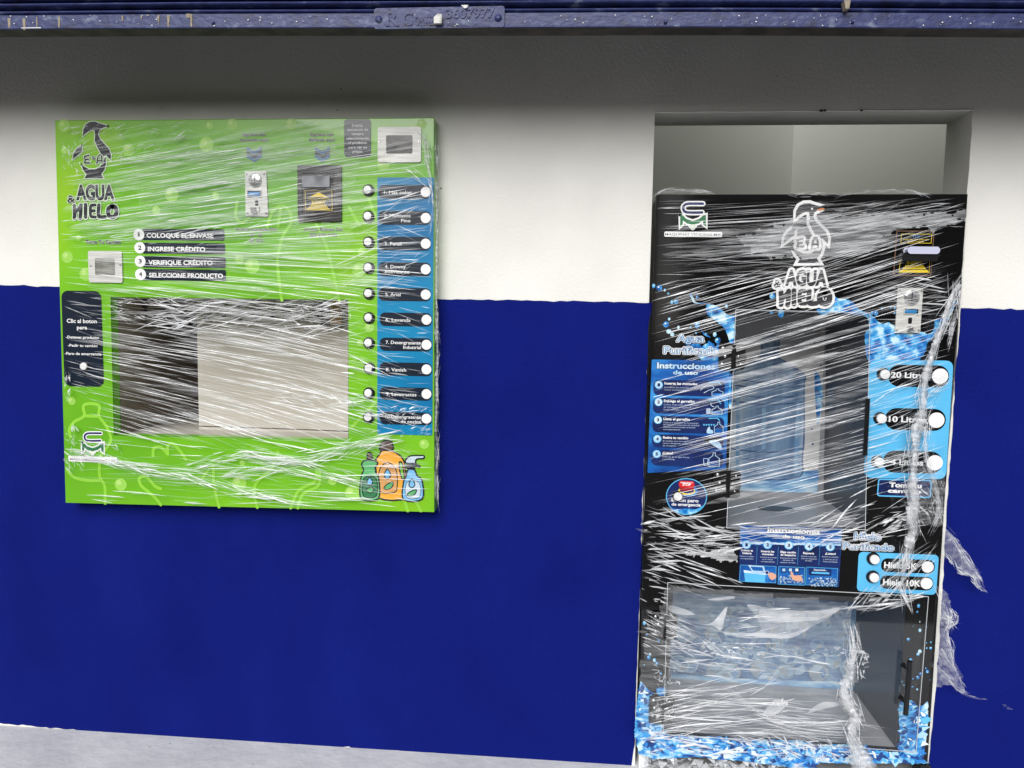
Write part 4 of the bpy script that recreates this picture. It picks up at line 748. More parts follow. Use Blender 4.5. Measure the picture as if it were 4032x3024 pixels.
for l in ([(1010, 766), (1188, 766), (1196, 782), (1001, 782)], [(990, 786), (1202, 786), (1213, 806), (977, 806)], [(962, 812), (1225, 812), (1240, 835), (946, 835)]): b.poly(Ff.l(l, BY), m_yel)
b.build('printed_decal', bill)
x0, z0, x1, z1 = rect(Ff, 1000, 603, 1292, 652, BY); b = MB(); b.prism(rrp(x0, z0, x1, z1, .006), Q-.03, Q-.002, mat('lilac_mouth', (196, 198, 222), .3)); b.build('bill_mouth', bill, bevel=.003)
b = MB(); b.prism(rrp(x0-.01, z0-.02, x1, z0-.001, .005), Q-.024, Q-.002, m_black); b.build('mouth_underside', bill, bevel=.002)
# acrylic doors with hinges and handles
DY = BY-.006
def door(q, name, lab):
    b = MB(); b.prism(S.l(q, DY), DY-.003, DY, m_clear); o = b.build(name, wm, label=lab); b = MB()
    pts = S.l(q, DY); pts = pts+[pts[0]]
    for a, c in zip(pts, pts[1:]): b.tube([(a[0], DY-.0015, a[1]), (c[0], DY-.0015, c[1])], .0011, m_edge, 6)
    b.build('polished_edge', o); return o
d1 = door([(2897, 1219), (3425, 1233), (3406, 2085), (2861, 2078)], 'clear_door', 'clear acrylic door over the water compartment'); d2 = door([(2629, 2293), (3655, 2349), (3606, 2960), (2612, 2890)], 'clear_door', 'clear acrylic door over the ice compartment')
def hinge(R, x0, y0, x1, y1, scr, par):
    b = MB(); a, c, e, g_ = rect(R, x0, y0, x1, y1, DY); w_ = e-a; h = g_-c
    pts = [(a, c), (a, g_), (e-w_*.12, g_), (e-w_*.02, g_-h*.1), (e-w_*.06, g_-h*.3), (e, g_-h*.5), (e-w_*.06, g_-h*.7), (e-w_*.02, g_-h*.9), (e-w_*.12, c)]
    b.prism(pts, DY-.009, DY-.0035, m_black); o = b.build('hinge', par, bevel=.0015)
    b = MB(); b.tube([(a+w_*.52, DY-.01, c+.002), (a+w_*.52, DY-.01, g_-.002)], .0075, m_black, 12); b.build('knuckle', o)
    for i, (x, y) in enumerate(scr): b = MB(); b.lathe(R.p(x, y, DY-.009), DY-.009, [(.005 if i < 3 else .0032, 0), (.0045 if i < 3 else .003, -.002), (.002, -.0038), (.0004, -.004)], m_chrome, 14); b.build('screw', o)
hinge(G, 645, 155, 862, 355, ((677, 187), (695, 254), (670, 318), (826, 185), (802, 253), (822, 318)), d1)
hinge(G, 597, 1187, 818, 1402, ((633, 1220), (650, 1286), (625, 1349), (782, 1230), (757, 1292), (772, 1356)), d1)
hinge(K, 212, 42, 497, 290, ((270, 72), (298, 152), (268, 228), (458, 90), (428, 175), (452, 242)), d2)
hinge(K, 205, 905, 465, 1172, ((248, 948), (258, 1030), (238, 1108), (418, 960), (393, 1032), (415, 1108)), d2)
b = MB(); a = H.p(531, 600, DY-.02); c = H.p(508, 1062, DY-.02); b.tube([(a[0], DY-.022, a[1]), (c[0], DY-.022, c[1])], .006, m_black, 12)
for t in (.15, .85): b.tube([(a[0]+(c[0]-a[0])*t, DY-.003, a[1]+(c[1]-a[1])*t), (a[0]+(c[0]-a[0])*t, DY-.02, a[1]+(c[1]-a[1])*t)], .0045, m_black, 10)
b.build('handle', d1)
b = MB(); a = L.p(1117, 532, DY-.03); c = L.p(1073, 1092, DY-.03); b.tube([(a[0], DY-.034, a[1]), (c[0], DY-.034, c[1])], .0068, m_black, 14); o = b.build('handle', d2)
for x, y in ((1055, 585), (1027, 925)): q = L.p(x, y, DY-.003); t = (q[1]-a[1])/(c[1]-a[1]); b = MB(); b.tube([(q[0], DY-.003, q[1]), (q[0], DY-.008, q[1]), (a[0]+(c[0]-a[0])*t, DY-.032, q[1])], [.0075, .0055, .005], m_black, 12); b.build('standoff', o)
# ------------------------------------------------------------------ stretch film: tensioned folds, crumples, torn ropes and flaps
f1, f2, f3, f4 = film('film_thin', .1, .3), film('film_fold', .24, .26), film('film_double_fold', .52, .2), film('film_bunched', .88, .2)
r_a, r_b = film('film_loose', .2, .25, fine=1), film('film_twist', .42, .22, fine=1)
NS, WS, GCL = .55, .62, None
frnd = random.Random(21)
def fold(mb, x, y, Ln, wd, ang, yp, m, bend=0.0, seg=5):
    wd *= WS; a = math.radians(ang); ca, sa = math.cos(a), math.sin(a); rows = [[], [], []]
    if GCL:
        for _ in range(4):
            if inside((x-Ln/2*ca, y-Ln/2*sa), GCL) and inside((x+Ln/2*ca, y+Ln/2*sa), GCL): break
            Ln *= .6
        else: return
    sk = frnd.uniform(.7, 1.25); ht = wd*.0003*frnd.uniform(.2, 1.2)
    for i in range(seg+1):
        t = i/seg-.5; wv = wd*.5*(max(0, math.sin(math.pi*(i/seg)))**.55)*frnd.uniform(.85, 1.1); off = bend*Ln*(t*t-.08)+frnd.gauss(0, wd*.05)
        cx_, cy_ = x+t*Ln*ca-off*sa, y+t*Ln*sa+off*ca
        p, q, r = (cx_+wv*sa, cy_-wv*ca), (cx_+(sk-.5)*wv*-sa, cy_+(sk-.5)*wv*ca), (cx_-wv*sa, cy_+wv*ca)
        for k_, (u, d) in enumerate(((p, 0), (q, ht), (r, 0))): rows[k_].append(P(u[0], u[1], yp-d))
    mb.grid(rows, m, sm=False)
def pick(ws): 
    r = frnd.random()*sum(w_ for _, w_ in ws)
    for m, w_ in ws:
        r -= w_
        if r <= 0: return m
    return ws[-1][0]
MIX = ((f1, 3), (f2, 4), (f3, 2.5), (f4, .8))
def fill(mb, poly, n, Lr, wr, angf, yp, mix=MIX, ja=2.0, bend=.02, dens=None, clip=None):
    n = int(n*NS); xs = [p[0] for p in poly]; ys = [p[1] for p in poly]; k_ = 0; tries = 0
    while k_ < n and tries < n*3.2:
        tries += 1; x, y = frnd.uniform(min(xs), max(xs)), frnd.uniform(min(ys), max(ys))
        if not inside((x, y), poly): continue
        if dens and frnd.random() > dens(x, y): continue
        a = (angf(x, y) if callable(angf) else angf)+frnd.gauss(0, ja); Ln = frnd.uniform(*Lr)*frnd.choice((.5, .8, 1, 1.2))
        dx, dy = math.cos(math.radians(a))*Ln/2, math.sin(math.radians(a))*Ln/2
        if clip and not (inside((x-dx, y-dy), clip) and inside((x+dx, y+dy), clip)):
            Ln *= .4; dx *= .4; dy *= .4
            if not (inside((x-dx, y-dy), clip) and inside((x+dx, y+dy), clip)): continue
        fold(mb, x, y, Ln, frnd.uniform(*wr)*frnd.choice((.6, .8, 1, 1, 1.6)), a, yp-frnd.uniform(0, .0025), pick(mix), frnd.gauss(0, bend)); k_ += 1
def lerpf(tab):
    def f(x, y):
        for (a, va), (b_, vb) in zip(tab, tab[1:]):
            if y <= b_: return va+(vb-va)*max(0, min(1, (y-a)/(b_-a)))
        return tab[-1][1]
    return f
def crumple(mb, poly, n, sz, yp, mix=MIX, dirn=None, deep=.004):
    n = int(n*NS); sz *= .85; xs = [p[0] for p in poly]; ys = [p[1] for p in poly]; k_ = 0
    while k_ < n:
        x, y = frnd.uniform(min(xs), max(xs)), frnd.uniform(min(ys), max(ys))
        if not inside((x, y), poly) or (GCL and not inside((x, y), GCL)): continue
        s = sz*frnd.uniform(.35, 1.4); a = (frnd.uniform(0, 360) if dirn is None else dirn+frnd.gauss(0, 20)); a = math.radians(a); N = frnd.choice((3, 4, 4, 5)); el = frnd.uniform(.07, .26)
        tx, tz = frnd.gauss(0, .9), frnd.gauss(0, .9); pts = []
        for i in range(N):
            t = 2*math.pi*i/N+frnd.uniform(-.4, .4); u, v = s*math.cos(t)*frnd.uniform(.7, 1.3), s*el*math.sin(t)*frnd.uniform(.7, 1.3)
            px, py = x+u*math.cos(a)-v*math.sin(a), y+u*math.sin(a)+v*math.cos(a)
            pts.append(P(px, py, yp-.002-max(0, min(deep, .0015+(u*tx+v*tz)*.00025))))
        mb.face(pts, pick(mix)); k_ += 1
def sheet(mb, poly, yp, m, cell=9, amp=.004, fr=.02):
    xs = [p[0] for p in poly]; ys = [p[1] for p in poly]; nx = int((max(xs)-min(xs))/cell)+1; ny = int((max(ys)-min(ys))/cell)+1
    from mathutils import noise
    vid = {}; 
    def vv(i, j):
        if (i, j) not in vid:
            x = min(xs)+i*cell+frnd.uniform(-.3, .3)*cell; y = min(ys)+j*cell+frnd.uniform(-.3, .3)*cell
            d = noise.noise(Vector((x*fr, y*fr, 3)))*amp+noise.noise(Vector((x*fr*3, y*fr*3, 9)))*amp*.5
            vid[(i, j)] = len(mb.v); mb.v.append(tuple(P(x, y, yp-amp+d)))
        return vid[(i, j)]
    for i in range(nx):
        for j in range(ny):
            if inside((min(xs)+(i+.5)*cell, min(ys)+(j+.5)*cell), poly):
                mb.f.append((vv(i, j), vv(i, j+1), vv(i+1, j+1), vv(i+1, j))); mb.m.append(mb.mi(m))
def veil(mb, poly, yp, m, cell=26): sheet(mb, poly, yp, m, cell, .002, .006)
def rope(mb, pts, wr, yp, m, n=9, step=7):
    pts = smooth_path(pts, 12); d_ = [0]
    for a, b_ in zip(pts, pts[1:]): d_.append(d_[-1]+math.dist(a, b_))
    rows = []; tw = 0; N = max(4, int(d_[-1]/step)); ph = [frnd.uniform(.5, 1.3) for _ in range(n)]
    for k_ in range(N+1):
        s = d_[-1]*k_/N; i = max(j for j in range(len(d_)) if d_[j] <= s+1e-9); i = min(i, len(pts)-2); t = (s-d_[i])/max(1e-6, d_[i+1]-d_[i])
        x = pts[i][0]+(pts[i+1][0]-pts[i][0])*t; y = pts[i][1]+(pts[i+1][1]-pts[i][1])*t
        wd = wr[0]+(wr[1]-wr[0])*(k_/N) if len(wr) == 2 else wr[min(len(wr)-1, int(k_/N*len(wr)))]
        dx, dy = pts[i+1][0]-pts[i][0], pts[i+1][1]-pts[i][1]; l_ = math.hypot(dx, dy) or 1; nx_, ny_ = -dy/l_, dx/l_; tw += frnd.uniform(.0, .22)
        wd *= frnd.uniform(.75, 1.2); row = []
        for j in range(n):
            ph[j] = max(.35, min(1.35, ph[j]+frnd.gauss(0, .16))); an = 2*math.pi*j/n+tw; r = wd/2*ph[j]
            row.append(P(x+nx_*r*math.cos(an)+frnd.gauss(0, 1), y+ny_*r*math.cos(an)+frnd.gauss(0, 1), yp-wd*.00035-r*.0007*math.sin(an)))
        rows.append(row)
    mb.grid(rows, m, sm=True, closed=True)
# --- green machine
FY = LY-.0125
box = lambda x0, y0, x1, y1: [(x0, y0), (x1, y0), (x1, y1), (x0, y1)]
gclip = [(222, 478), (1706, 466), (1716, 2012), (262, 1978)]
GCL = gclip; b = MB(); fa = lerpf([(480, -11), (700, -9), (860, -8), (960, -3), (1040, 3), (1160, 7)])
dens = lambda x, y: (.45 if ((x < 480 and y < 880) or (1150 < x < 1360 and 640 < y < 880) or (940 < x < 1080 and 640 < y < 880) or (500 < x < 900 and 890 < y < 1120)) else 1)*(.22 if y < 570 else 1)*(1 if x < 1400 else .55)*(.45 if x < 420 and y > 900 else 1)
fill(b, box(240, 500, 1690, 1165), 150, (260, 620), (14, 34), fa, FY, ((f1, 1),), 2, dens=lambda x, y: (1 if 560 < y < 900 else .3)*(1 if x < 1300 else .4), clip=gclip)
fill(b, box(240, 490, 1690, 1165), 1250, (120, 520), (2.2, 6.5), fa, FY, ja=1.4, dens=dens, clip=gclip)
f0 = film('film_veil', .06, .3); veil(b, jag([(520, 640), (700, 570), (1200, 560), (1420, 600), (1400, 760), (1150, 900), (820, 880), (640, 850), (540, 800)], 10, 40, frnd), FY+.001, f0)
veil(b, jag([(700, 1000), (1350, 880), (1400, 960), (900, 1060)], 8, 30, frnd), FY+.001, f0)
fill(b, box(240, 480, 760, 640), 340, (20, 70), (2.5, 6), -22, FY, ((f1, 2), (f2, 3), (f3, 1)), 22, .08, clip=gclip)
fill(b, box(240, 860, 1000, 960), 90, (40, 130), (3, 8), -12, FY, ((f1, 2), (f2, 3), (f3, 2)), 9, .06, clip=gclip)
wa = lambda x, y: 4+(y-1170)*.022+(x-430)*.003
fill(b, box(436, 1215, 1372, 1730), 80, (200, 560), (12, 36), wa, FY, ((f1, 1),), 2, clip=gclip)
fill(b, box(436, 1180, 1372, 1730), 700, (130, 560), (2.2, 7), wa, FY, ((f1, 3), (f2, 4), (f3, 4), (f4, 1.4)), 2.6, clip=gclip)
fill(b, box(600, 1175, 1372, 1320), 300, (40, 200), (3, 8), -14, FY, ((f1, 2), (f2, 4), (f3, 3), (f4, 1)), 12, clip=gclip)
fill(b, box(450, 1175, 720, 1260), 120, (30, 120), (3, 7), 8, FY, ((f2, 4), (f3, 3), (f4, 1)), 16, dens=lambda x, y: 0 if (495 < x < 605 and 1185 < y < 1245) else 1, clip=gclip)
crumple(b, box(480, 1180, 640, 1192), 26, 12, FY, dirn=0); crumple(b, box(500, 1240, 640, 1256), 36, 13, FY, dirn=8); crumple(b, box(1120, 1215, 1260, 1300), 90, 16, FY, dirn=30); crumple(b, box(1350, 1190, 1380, 1270), 30, 14, FY)
fill(b, box(290, 1130, 436, 1560), 110, (50, 150), (2, 6), lerpf([(1130, 8), (1560, 18)]), FY, ((f1, 3), (f2, 3), (f3, 1)), 4, clip=gclip)
fill(b, box(255, 1735, 1690, 2000), 330, (90, 340), (3, 8), 4, FY, ((f1, 4), (f2, 4), (f3, 2), (f4, .6)), 4, dens=lambda x, y: 1 if y > 1800 else .35, clip=gclip)
def band(pts, n, sp, Lr, wr, mix=((f1, 3), (f2, 4), (f3, 3), (f4, .7)), ja=6, yp=None, mb=None):
    q = smooth_path(pts, 8); mb = mb or b; yp = FY if yp is None else yp
    for _ in range(int(n*.7)):
        i = frnd.randrange(len(q)-1); a = math.degrees(math.atan2(q[i+1][1]-q[i][1], q[i+1][0]-q[i][0])); w_ = frnd.gauss(0, sp)
        t = math.radians(a+90); x, y = q[i][0]+math.cos(t)*w_, q[i][1]+math.sin(t)*w_
        fold(mb, x+frnd.uniform(-9, 9), y, frnd.uniform(*Lr), frnd.uniform(*wr), a+frnd.gauss(0, ja), yp-frnd.uniform(0, .003), pick(mix), frnd.gauss(0, .05))
band([(262, 1775), (420, 1812), (560, 1850), (760, 1880), (1000, 1950), (1200, 1985)], 170, 11, (50, 190), (4, 10))
band([(900, 1870), (1080, 1840), (1280, 1790), (1420, 1745), (1540, 1720)], 200, 15, (40, 150), (3, 9), ja=9)
band([(980, 1790), (1100, 1815), (1240, 1850), (1420, 1905)], 110, 14, (60, 170), (4, 10))
band([(760, 1830), (900, 1800), (1000, 1790)], 60, 12, (40, 120), (3, 8))
band([(1100, 1545), (1280, 1580), (1420, 1610), (1560, 1650)], 130, 14, (30, 110), (3, 9), ja=14)
crumple(b, box(246, 1680, 330, 1850), 120, 17, FY, dirn=50); crumple(b, box(330, 1740, 480, 1820), 60, 16, FY, dirn=30); crumple(b, box(242, 560, 320, 680), 60, 17, FY, dirn=70)
crumple(b, box(1520, 1600, 1700, 1720), 150, 15, FY, dirn=-30); crumple(b, box(232, 1460, 276, 1580), 70, 15, FY, dirn=85, deep=.008)
fill(b, box(1360, 700, 1700, 1700), 330, (60, 210), (2.5, 7), lambda x, y: (-14 if y < 900 else (-26 if (y-1030)**2 < 9000 else 10)), FY, ((f1, 4), (f2, 4), (f3, 1.6), (f4, .5)), 9, clip=gclip)
fill(b, box(1420, 1740, 1700, 1960), 80, (60, 180), (2, 6), 12, FY, ((f1, 4), (f2, 4), (f3, 1)), 14, clip=gclip)
band([(1662, 545), (1690, 640), (1706, 760), (1712, 900)], 90, 9, (30, 110), (3, 8), ja=10); band([(1600, 660), (1688, 730), (1705, 800)], 30, 10, (40, 100), (3, 7))
b.build('stretch_film', gm)
GCL = None; b = MB()                                         # film gathered round the right-hand return of the cabinet
for i in range(210):
    y = frnd.uniform(560, 1960); fold(b, 1716+frnd.uniform(-6, 10), y, frnd.uniform(30, 150), frnd.uniform(2, 6), 90+frnd.gauss(0, 6), GY+frnd.uniform(.0, .03), pick(MIX))
rope(b, [(1700, 600), (1716, 760), (1722, 900), (1718, 1100), (1722, 1300), (1720, 1500), (1714, 1700)], (7, 9), GY+.01, f2, n=6)
crumple(b, box(1706, 1100, 1732, 1900), 90, 10, GY+.02, dirn=88)
b.build('film_edge', gm)
# --- black machine
WY = Q-.012; DZ = DY-.012
b = MB(); bclip = [(2578, 768), (3806, 768), (3784, 1114), (3762, 1396), (3733, 1714), (3712, 2003), (3684, 2326), (3657, 2700), (3640, 3010), (2518, 2972), (2530, 2140), (2542, 1714), (2558, 1217)]
GCL = bclip; from mathutils import noise as _nz
clu = lambda x, y, sl, f=.022: max(.06, min(1, .42+1.5*_nz.noise(Vector(((y+x*sl)*f, x*.0022, 5.0)))))
KM = ((f1, 4), (f2, 4), (f3, 2), (f4, .7))
fill(b, box(2585, 790, 3800, 905), 200, (160, 700), (2, 5), lambda x, y: -1-(x-2585)*.008, WY, ((f1, 4), (f2, 3), (f3, 1.3), (f4, .4)), 2, clip=bclip)
fill(b, box(2585, 905, 3300, 1110), 150, (200, 800), (2, 4.5), lambda x, y: -2-(x-2585)*.006, WY, ((f1, 4), (f2, 3), (f3, 1)), 3, clip=bclip)
fill(b, box(3150, 800, 3790, 900), 130, (60, 200), (3, 8), -12, WY, KM, 9, clip=bclip)
sw = [(2900, 930), (3160, 858), (3440, 848), (3720, 838), (3805, 822), (3800, 870), (3690, 900), (3600, 892), (3520, 905), (3455, 955), (3420, 1000), (3340, 1012), (2960, 1012)]
veil(b, jag(sw, 9, 22, frnd), WY+.001, film('film_sky_sheen', .26, .3), 7)  # pale swath: reflected sky put into the film's whitish colour
fill(b, sw, 240, (90, 330), (6, 18), lambda x, y: -3-(x-2900)*.010, WY, ((f1, 2), (f2, 1.5)), 2.5, clip=bclip, dens=lambda x, y: .25 if 3060 < x < 3270 else 1)
fill(b, box(2600, 900, 3100, 1010), 40, (120, 420), (14, 34), -3, WY, ((f1, 1),), 3, clip=bclip)
sl_ = lambda x, y: -16+max(0, (y-1200))*.004-(0 if x < 3300 else 1.5)
hidden = lambda x, y: 1 if y < 1960-(x-2560)*.05 else .25
fill(b, [(2555, 1150), (3800, 880), (3790, 1110), (3760, 1400), (3600, 1990), (2530, 2050)], 820, (220, 1000), (2, 6.2), sl_, DZ, ((f1, 3), (f2, 4), (f3, 3.2), (f4, 1.6)), .9, .008, dens=lambda x, y: clu(x, y, .28)*hidden(x, y)*(.3 if ((3030 < x < 3290 and y < 1215) or (x < 2830 and 1310 < y < 1500)) else 1), clip=bclip)
fill(b, [(2870, 1300), (3430, 1220), (3420, 1950), (2860, 2000)], 46, (260, 620), (10, 34), sl_, DZ, ((f1, 2), (f2, 1)), 1.5, clip=bclip)
fill(b, [(2560, 1120), (3500, 1040), (3500, 1240), (2560, 1330)], 60, (300, 700), (3, 8), sl_, WY, ((f2, 3), (f3, 3), (f4, 1.5)), 1.5, clip=bclip, dens=lambda x, y: .12 if 2960 < x < 3400 else 1)
fill(b, [(3500, 1100), (3790, 1080), (3760, 1250), (3480, 1300)], 120, (60, 220), (3, 8), lambda x, y: 6 if y < 1180 else -4, WY, KM, 6, clip=bclip)
fill(b, [(3400, 1400), (3680, 1420), (3640, 1980), (3380, 2000)], 120, (60, 240), (3, 9), -24, WY-.006, KM, 7, clip=bclip)
# crumpled left shoulder below the emergency sticker
lc = [(2534, 1990), (2650, 2005), (2760, 2060), (2890, 2085), (2905, 2200), (2700, 2180), (2535, 2290)]
crumple(b, lc, 90, 34, WY, ((f1, 2), (f2, 3), (f3, 3)), 8); fill(b, lc, 140, (60, 260), (3, 10), 9, WY, ((f2, 2), (f3, 3), (f4, 2)), 13, .08, clip=bclip)
sheet(b, jag([(2680, 2178), (2760, 2172), (2880, 2155), (2906, 2195), (2900, 2214), (2820, 2202), (2760, 2190)], 3, 12, frnd), WY, f3, 7, .004, .03)
fill(b, [(2532, 2150), (2700, 2190), (2960, 2310), (2640, 2300), (2528, 2340)], 46, (90, 300), (3, 12), 24, WY, ((f2, 2), (f3, 3), (f4, 1)), 6, clip=bclip)
crumple(b, [(2528, 2250), (2660, 2300), (2660, 2480), (2524, 2520)], 40, 24, DZ-.004, ((f2, 2), (f3, 3), (f4, 2)), 25)
fill(b, box(2900, 2060, 3320, 2140), 110, (60, 240), (3, 9), -3, WY, ((f1, 2), (f2, 3), (f3, 3), (f4, 1)), 8, clip=bclip)
fill(b, [(3160, 2040), (3640, 1930), (3600, 2100), (3320, 2160), (3160, 2110)], 150, (50, 230), (3, 10), -17, WY, ((f1, 2), (f2, 3), (f3, 3), (f4, 1.5)), 9, .06, clip=bclip)
crumple(b, [(3480, 2040), (3600, 2000), (3610, 2080), (3500, 2090)], 60, 24, WY, ((f2, 2), (f3, 3), (f4, 2)), -20)
fill(b, [(3340, 2395), (3420, 2300), (3560, 2160), (3690, 2190), (3690, 2280), (3460, 2380)], 130, (60, 260), (3, 9), -42, WY-.008, ((f1, 3), (f2, 4), (f3, 2.5), (f4, 1)), 8, clip=bclip)
crumple(b, [(3400, 2350), (3480, 2335), (3500, 2360), (3430, 2385)], 14, 34, WY-.008, ((f3, 2), (f2, 1)), -20); band([(3335, 2392), (3440, 2392), (3540, 2372), (3620, 2345)], 70, 7, (40, 140), (3, 9), yp=DZ, ja=7)
b.build('stretch_film', wm)
# lower door: slack film with big flaps, crumples and a fan of folds
b = MB(); slk = [(2628, 2306), (3330, 2372), (3352, 2400), (3370, 2560), (3340, 2720), (3330, 2900), (2520, 2880), (2530, 2520), (2600, 2420)]
sheet(b, slk, DZ, f1, 16, .006, .012)
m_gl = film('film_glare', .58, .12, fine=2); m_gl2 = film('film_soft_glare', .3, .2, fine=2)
def glare(mb, pl, m, d=.004):                   # whitish half-opaque film facet; the sky glare is put into its colour
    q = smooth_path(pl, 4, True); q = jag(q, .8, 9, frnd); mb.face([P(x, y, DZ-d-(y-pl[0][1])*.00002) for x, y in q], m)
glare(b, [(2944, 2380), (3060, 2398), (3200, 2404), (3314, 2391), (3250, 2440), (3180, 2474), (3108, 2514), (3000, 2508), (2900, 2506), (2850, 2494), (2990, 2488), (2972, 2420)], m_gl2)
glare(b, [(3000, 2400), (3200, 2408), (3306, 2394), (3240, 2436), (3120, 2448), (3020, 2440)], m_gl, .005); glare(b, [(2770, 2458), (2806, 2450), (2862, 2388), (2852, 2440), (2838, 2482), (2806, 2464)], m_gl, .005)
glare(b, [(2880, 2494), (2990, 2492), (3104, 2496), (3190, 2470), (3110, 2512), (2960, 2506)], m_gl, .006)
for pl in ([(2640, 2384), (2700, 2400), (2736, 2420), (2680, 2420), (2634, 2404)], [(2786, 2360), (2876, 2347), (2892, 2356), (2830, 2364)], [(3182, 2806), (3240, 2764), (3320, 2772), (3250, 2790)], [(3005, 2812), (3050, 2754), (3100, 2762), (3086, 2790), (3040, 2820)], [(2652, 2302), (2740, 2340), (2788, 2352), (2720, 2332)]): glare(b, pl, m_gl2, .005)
fill(b, [(2960, 2390), (3290, 2400), (3110, 2510), (2900, 2505)], 60, (40, 190), (2, 6), -6, DZ-.006, ((f2, 3), (f3, 2)), 7)
crumple(b, [(2640, 2510), (2760, 2520), (2900, 2530), (3020, 2550), (3000, 2600), (2860, 2592), (2660, 2560)], 330, 13, DZ-.003, ((f2, 2), (f3, 4), (f4, 3)), 15)
crumple(b, [(3120, 2560), (3330, 2545), (3340, 2580), (3150, 2600)], 110, 11, DZ-.003, ((f2, 3), (f3, 3), (f4, 1)), 4)
crumple(b, [(2560, 2620), (2660, 2600), (2680, 2700), (2590, 2710)], 70, 14, DZ-.003, ((f2, 3), (f3, 3), (f4, 2))); crumple(b, box(2570, 2750, 2650, 2830), 70, 15, DZ-.006, ((f2, 3), (f3, 3), (f4, 1)))
crumple(b, [(2990, 2770), (3110, 2745), (3115, 2800), (3010, 2820)], 40, 20, DZ-.006, ((f2, 2), (f3, 3), (f4, 2)))
fill(b, [(2525, 2430), (2700, 2460), (2760, 2560), (2526, 2600)], 110, (70, 260), (3, 9), 24, DZ-.002, ((f1, 2), (f2, 4), (f3, 3), (f4, 1)), 6, .05)
fill(b, [(2620, 2460), (3330, 2600), (3330, 2700), (2620, 2700)], 150, (40, 190), (3, 10), 8, DZ-.002, ((f1, 2), (f2, 3), (f3, 3), (f4, 1.5)), 12, .08)
fill(b, [(2620, 2690), (2860, 2700), (3340, 2830), (3340, 2920), (2520, 2900)], 320, (120, 480), (2.2, 7), lambda x, y: -10+(x-2600)*.03 if x < 3100 else 7, DZ-.003, ((f1, 2), (f2, 3), (f3, 4), (f4, 2)), 7, .06)
fill(b, [(2520, 2880), (3400, 2930), (3400, 3020), (2560, 2975)], 230, (40, 200), (4, 13), 6, WY, ((f1, 2), (f2, 3), (f3, 4), (f4, 2.5)), 14, .08); crumple(b, [(2900, 2900), (3400, 2930), (3400, 3030), (2900, 2990)], 120, 22, WY, ((f2, 2), (f3, 3), (f4, 3)), 60)
band([(2640, 2428), (2780, 2465), (2920, 2505), (3040, 2510)], 24, 4, (80, 180), (3, 7), yp=DZ-.004, ja=3); band([(2900, 2740), (3000, 2810), (3120, 2845), (3330, 2840)], 70, 9, (80, 200), (4, 9), yp=DZ-.004, ja=4)
band([(2880, 2730), (2980, 2718), (3060, 2650), (3110, 2610)], 16, 3, (50, 110), (4, 9), yp=DZ-.004, ja=4)
b.build('slack_film', wm)
GCL = None
def rpt(name, parts, lab=None, extra=None):
    b = MB()
    for pts, wr, yp, m, n in parts: rope(b, pts, wr, yp, m, n)
    if extra: extra(b)
    o = b.build(name, wm); 
    if lab: o['label'] = lab
r1 = [Ff.s(1560, 950), Ff.s(1500, 1040), Ff.s(1430, 1190), Ff.s(1390, 1350), H.s(1120, 60), H.s(1060, 250), H.s(1005, 430), H.s(980, 600), H.s(965, 760), H.s(925, 900), H.s(915, 1100), H.s(885, 1300), H.s(910, 1440), J.s(1190, 100), J.s(1215, 250), J.s(1140, 430), J.s(1110, 600), J.s(1085, 800), J.s(1150, 1030)]
def ex1(b):
    band(r1, 260, 11, (40, 170), (2, 7), ((f2, 3), (f3, 4), (f4, 3)), 8, WY-.016, b)
    band([Ff.s(1540, 980), Ff.s(1510, 1250), Ff.s(1440, 1500)], 60, 14, (40, 120), (3, 9), ((f2, 3), (f3, 3)), 9, WY-.012, b)
    band([H.s(1180, 460), H.s(1080, 560), H.s(980, 720)], 40, 12, (40, 120), (3, 8), ((f1, 2), (f2, 3), (f3, 2)), 10, WY-.01, b)
    band([H.s(1010, 880), H.s(1020, 1080), H.s(1090, 1280), H.s(1110, 1500), H.s(1060, 1640)], 100, 13, (30, 110), (2, 6), ((f2, 3), (f3, 3), (f4, 1)), 9, WY-.014, b)
    crumple(b, [H.s(830, 1380), H.s(1170, 1280), H.s(1150, 1650), H.s(880, 1640)], 110, 22, WY-.012, ((f1, 2), (f2, 4), (f3, 3)), 60)
    crumple(b, [H.s(990, 760), H.s(1090, 860), H.s(980, 900)], 30, 18, WY-.012, ((f2, 3), (f3, 3)), 60)
    sheet(b, [H.s(880, 1100), H.s(1160, 1200), H.s(1180, 1400), H.s(1150, 1640), H.s(900, 1640), H.s(850, 1400)], WY-.01, f1, 10, .006)
rpt('film_rope', [(r1[:9], (18, 34), WY-.01, r_b, 9), (r1[8:16], (38, 42), WY-.012, r_b, 9), (r1[14:], (30, 6), WY-.012, r_a, 8), ([H.s(1010, 870), H.s(1015, 1100), H.s(1080, 1280), H.s(1110, 1480), H.s(1080, 1640)], (10, 20), WY-.012, r_a, 7)], 'torn film twisted into a rope down the right side', ex1)
r2 = [L.s(505, 225), L.s(530, 340), L.s(545, 470), L.s(505, 600), L.s(495, 720), L.s(440, 860), L.s(480, 990), L.s(570, 1130), L.s(520, 1280), L.s(570, 1420), L.s(610, 1560), L.s(640, 1700)]
def ex2(b):
    band(r2, 260, 13, (40, 150), (2, 8), ((f2, 3), (f3, 4), (f4, 3)), 9, DZ-.03, b)
    band([L.s(590, 440), L.s(650, 460), L.s(660, 560), L.s(620, 660), L.s(640, 710)], 50, 3, (10, 34), (3, 7), ((f3, 3), (f4, 3)), 30, DZ-.02, b)
    crumple(b, [L.s(450, 380), L.s(600, 380), L.s(560, 700), L.s(430, 720)], 70, 18, DZ-.02, ((f1, 2), (f2, 3), (f3, 3)), 80)
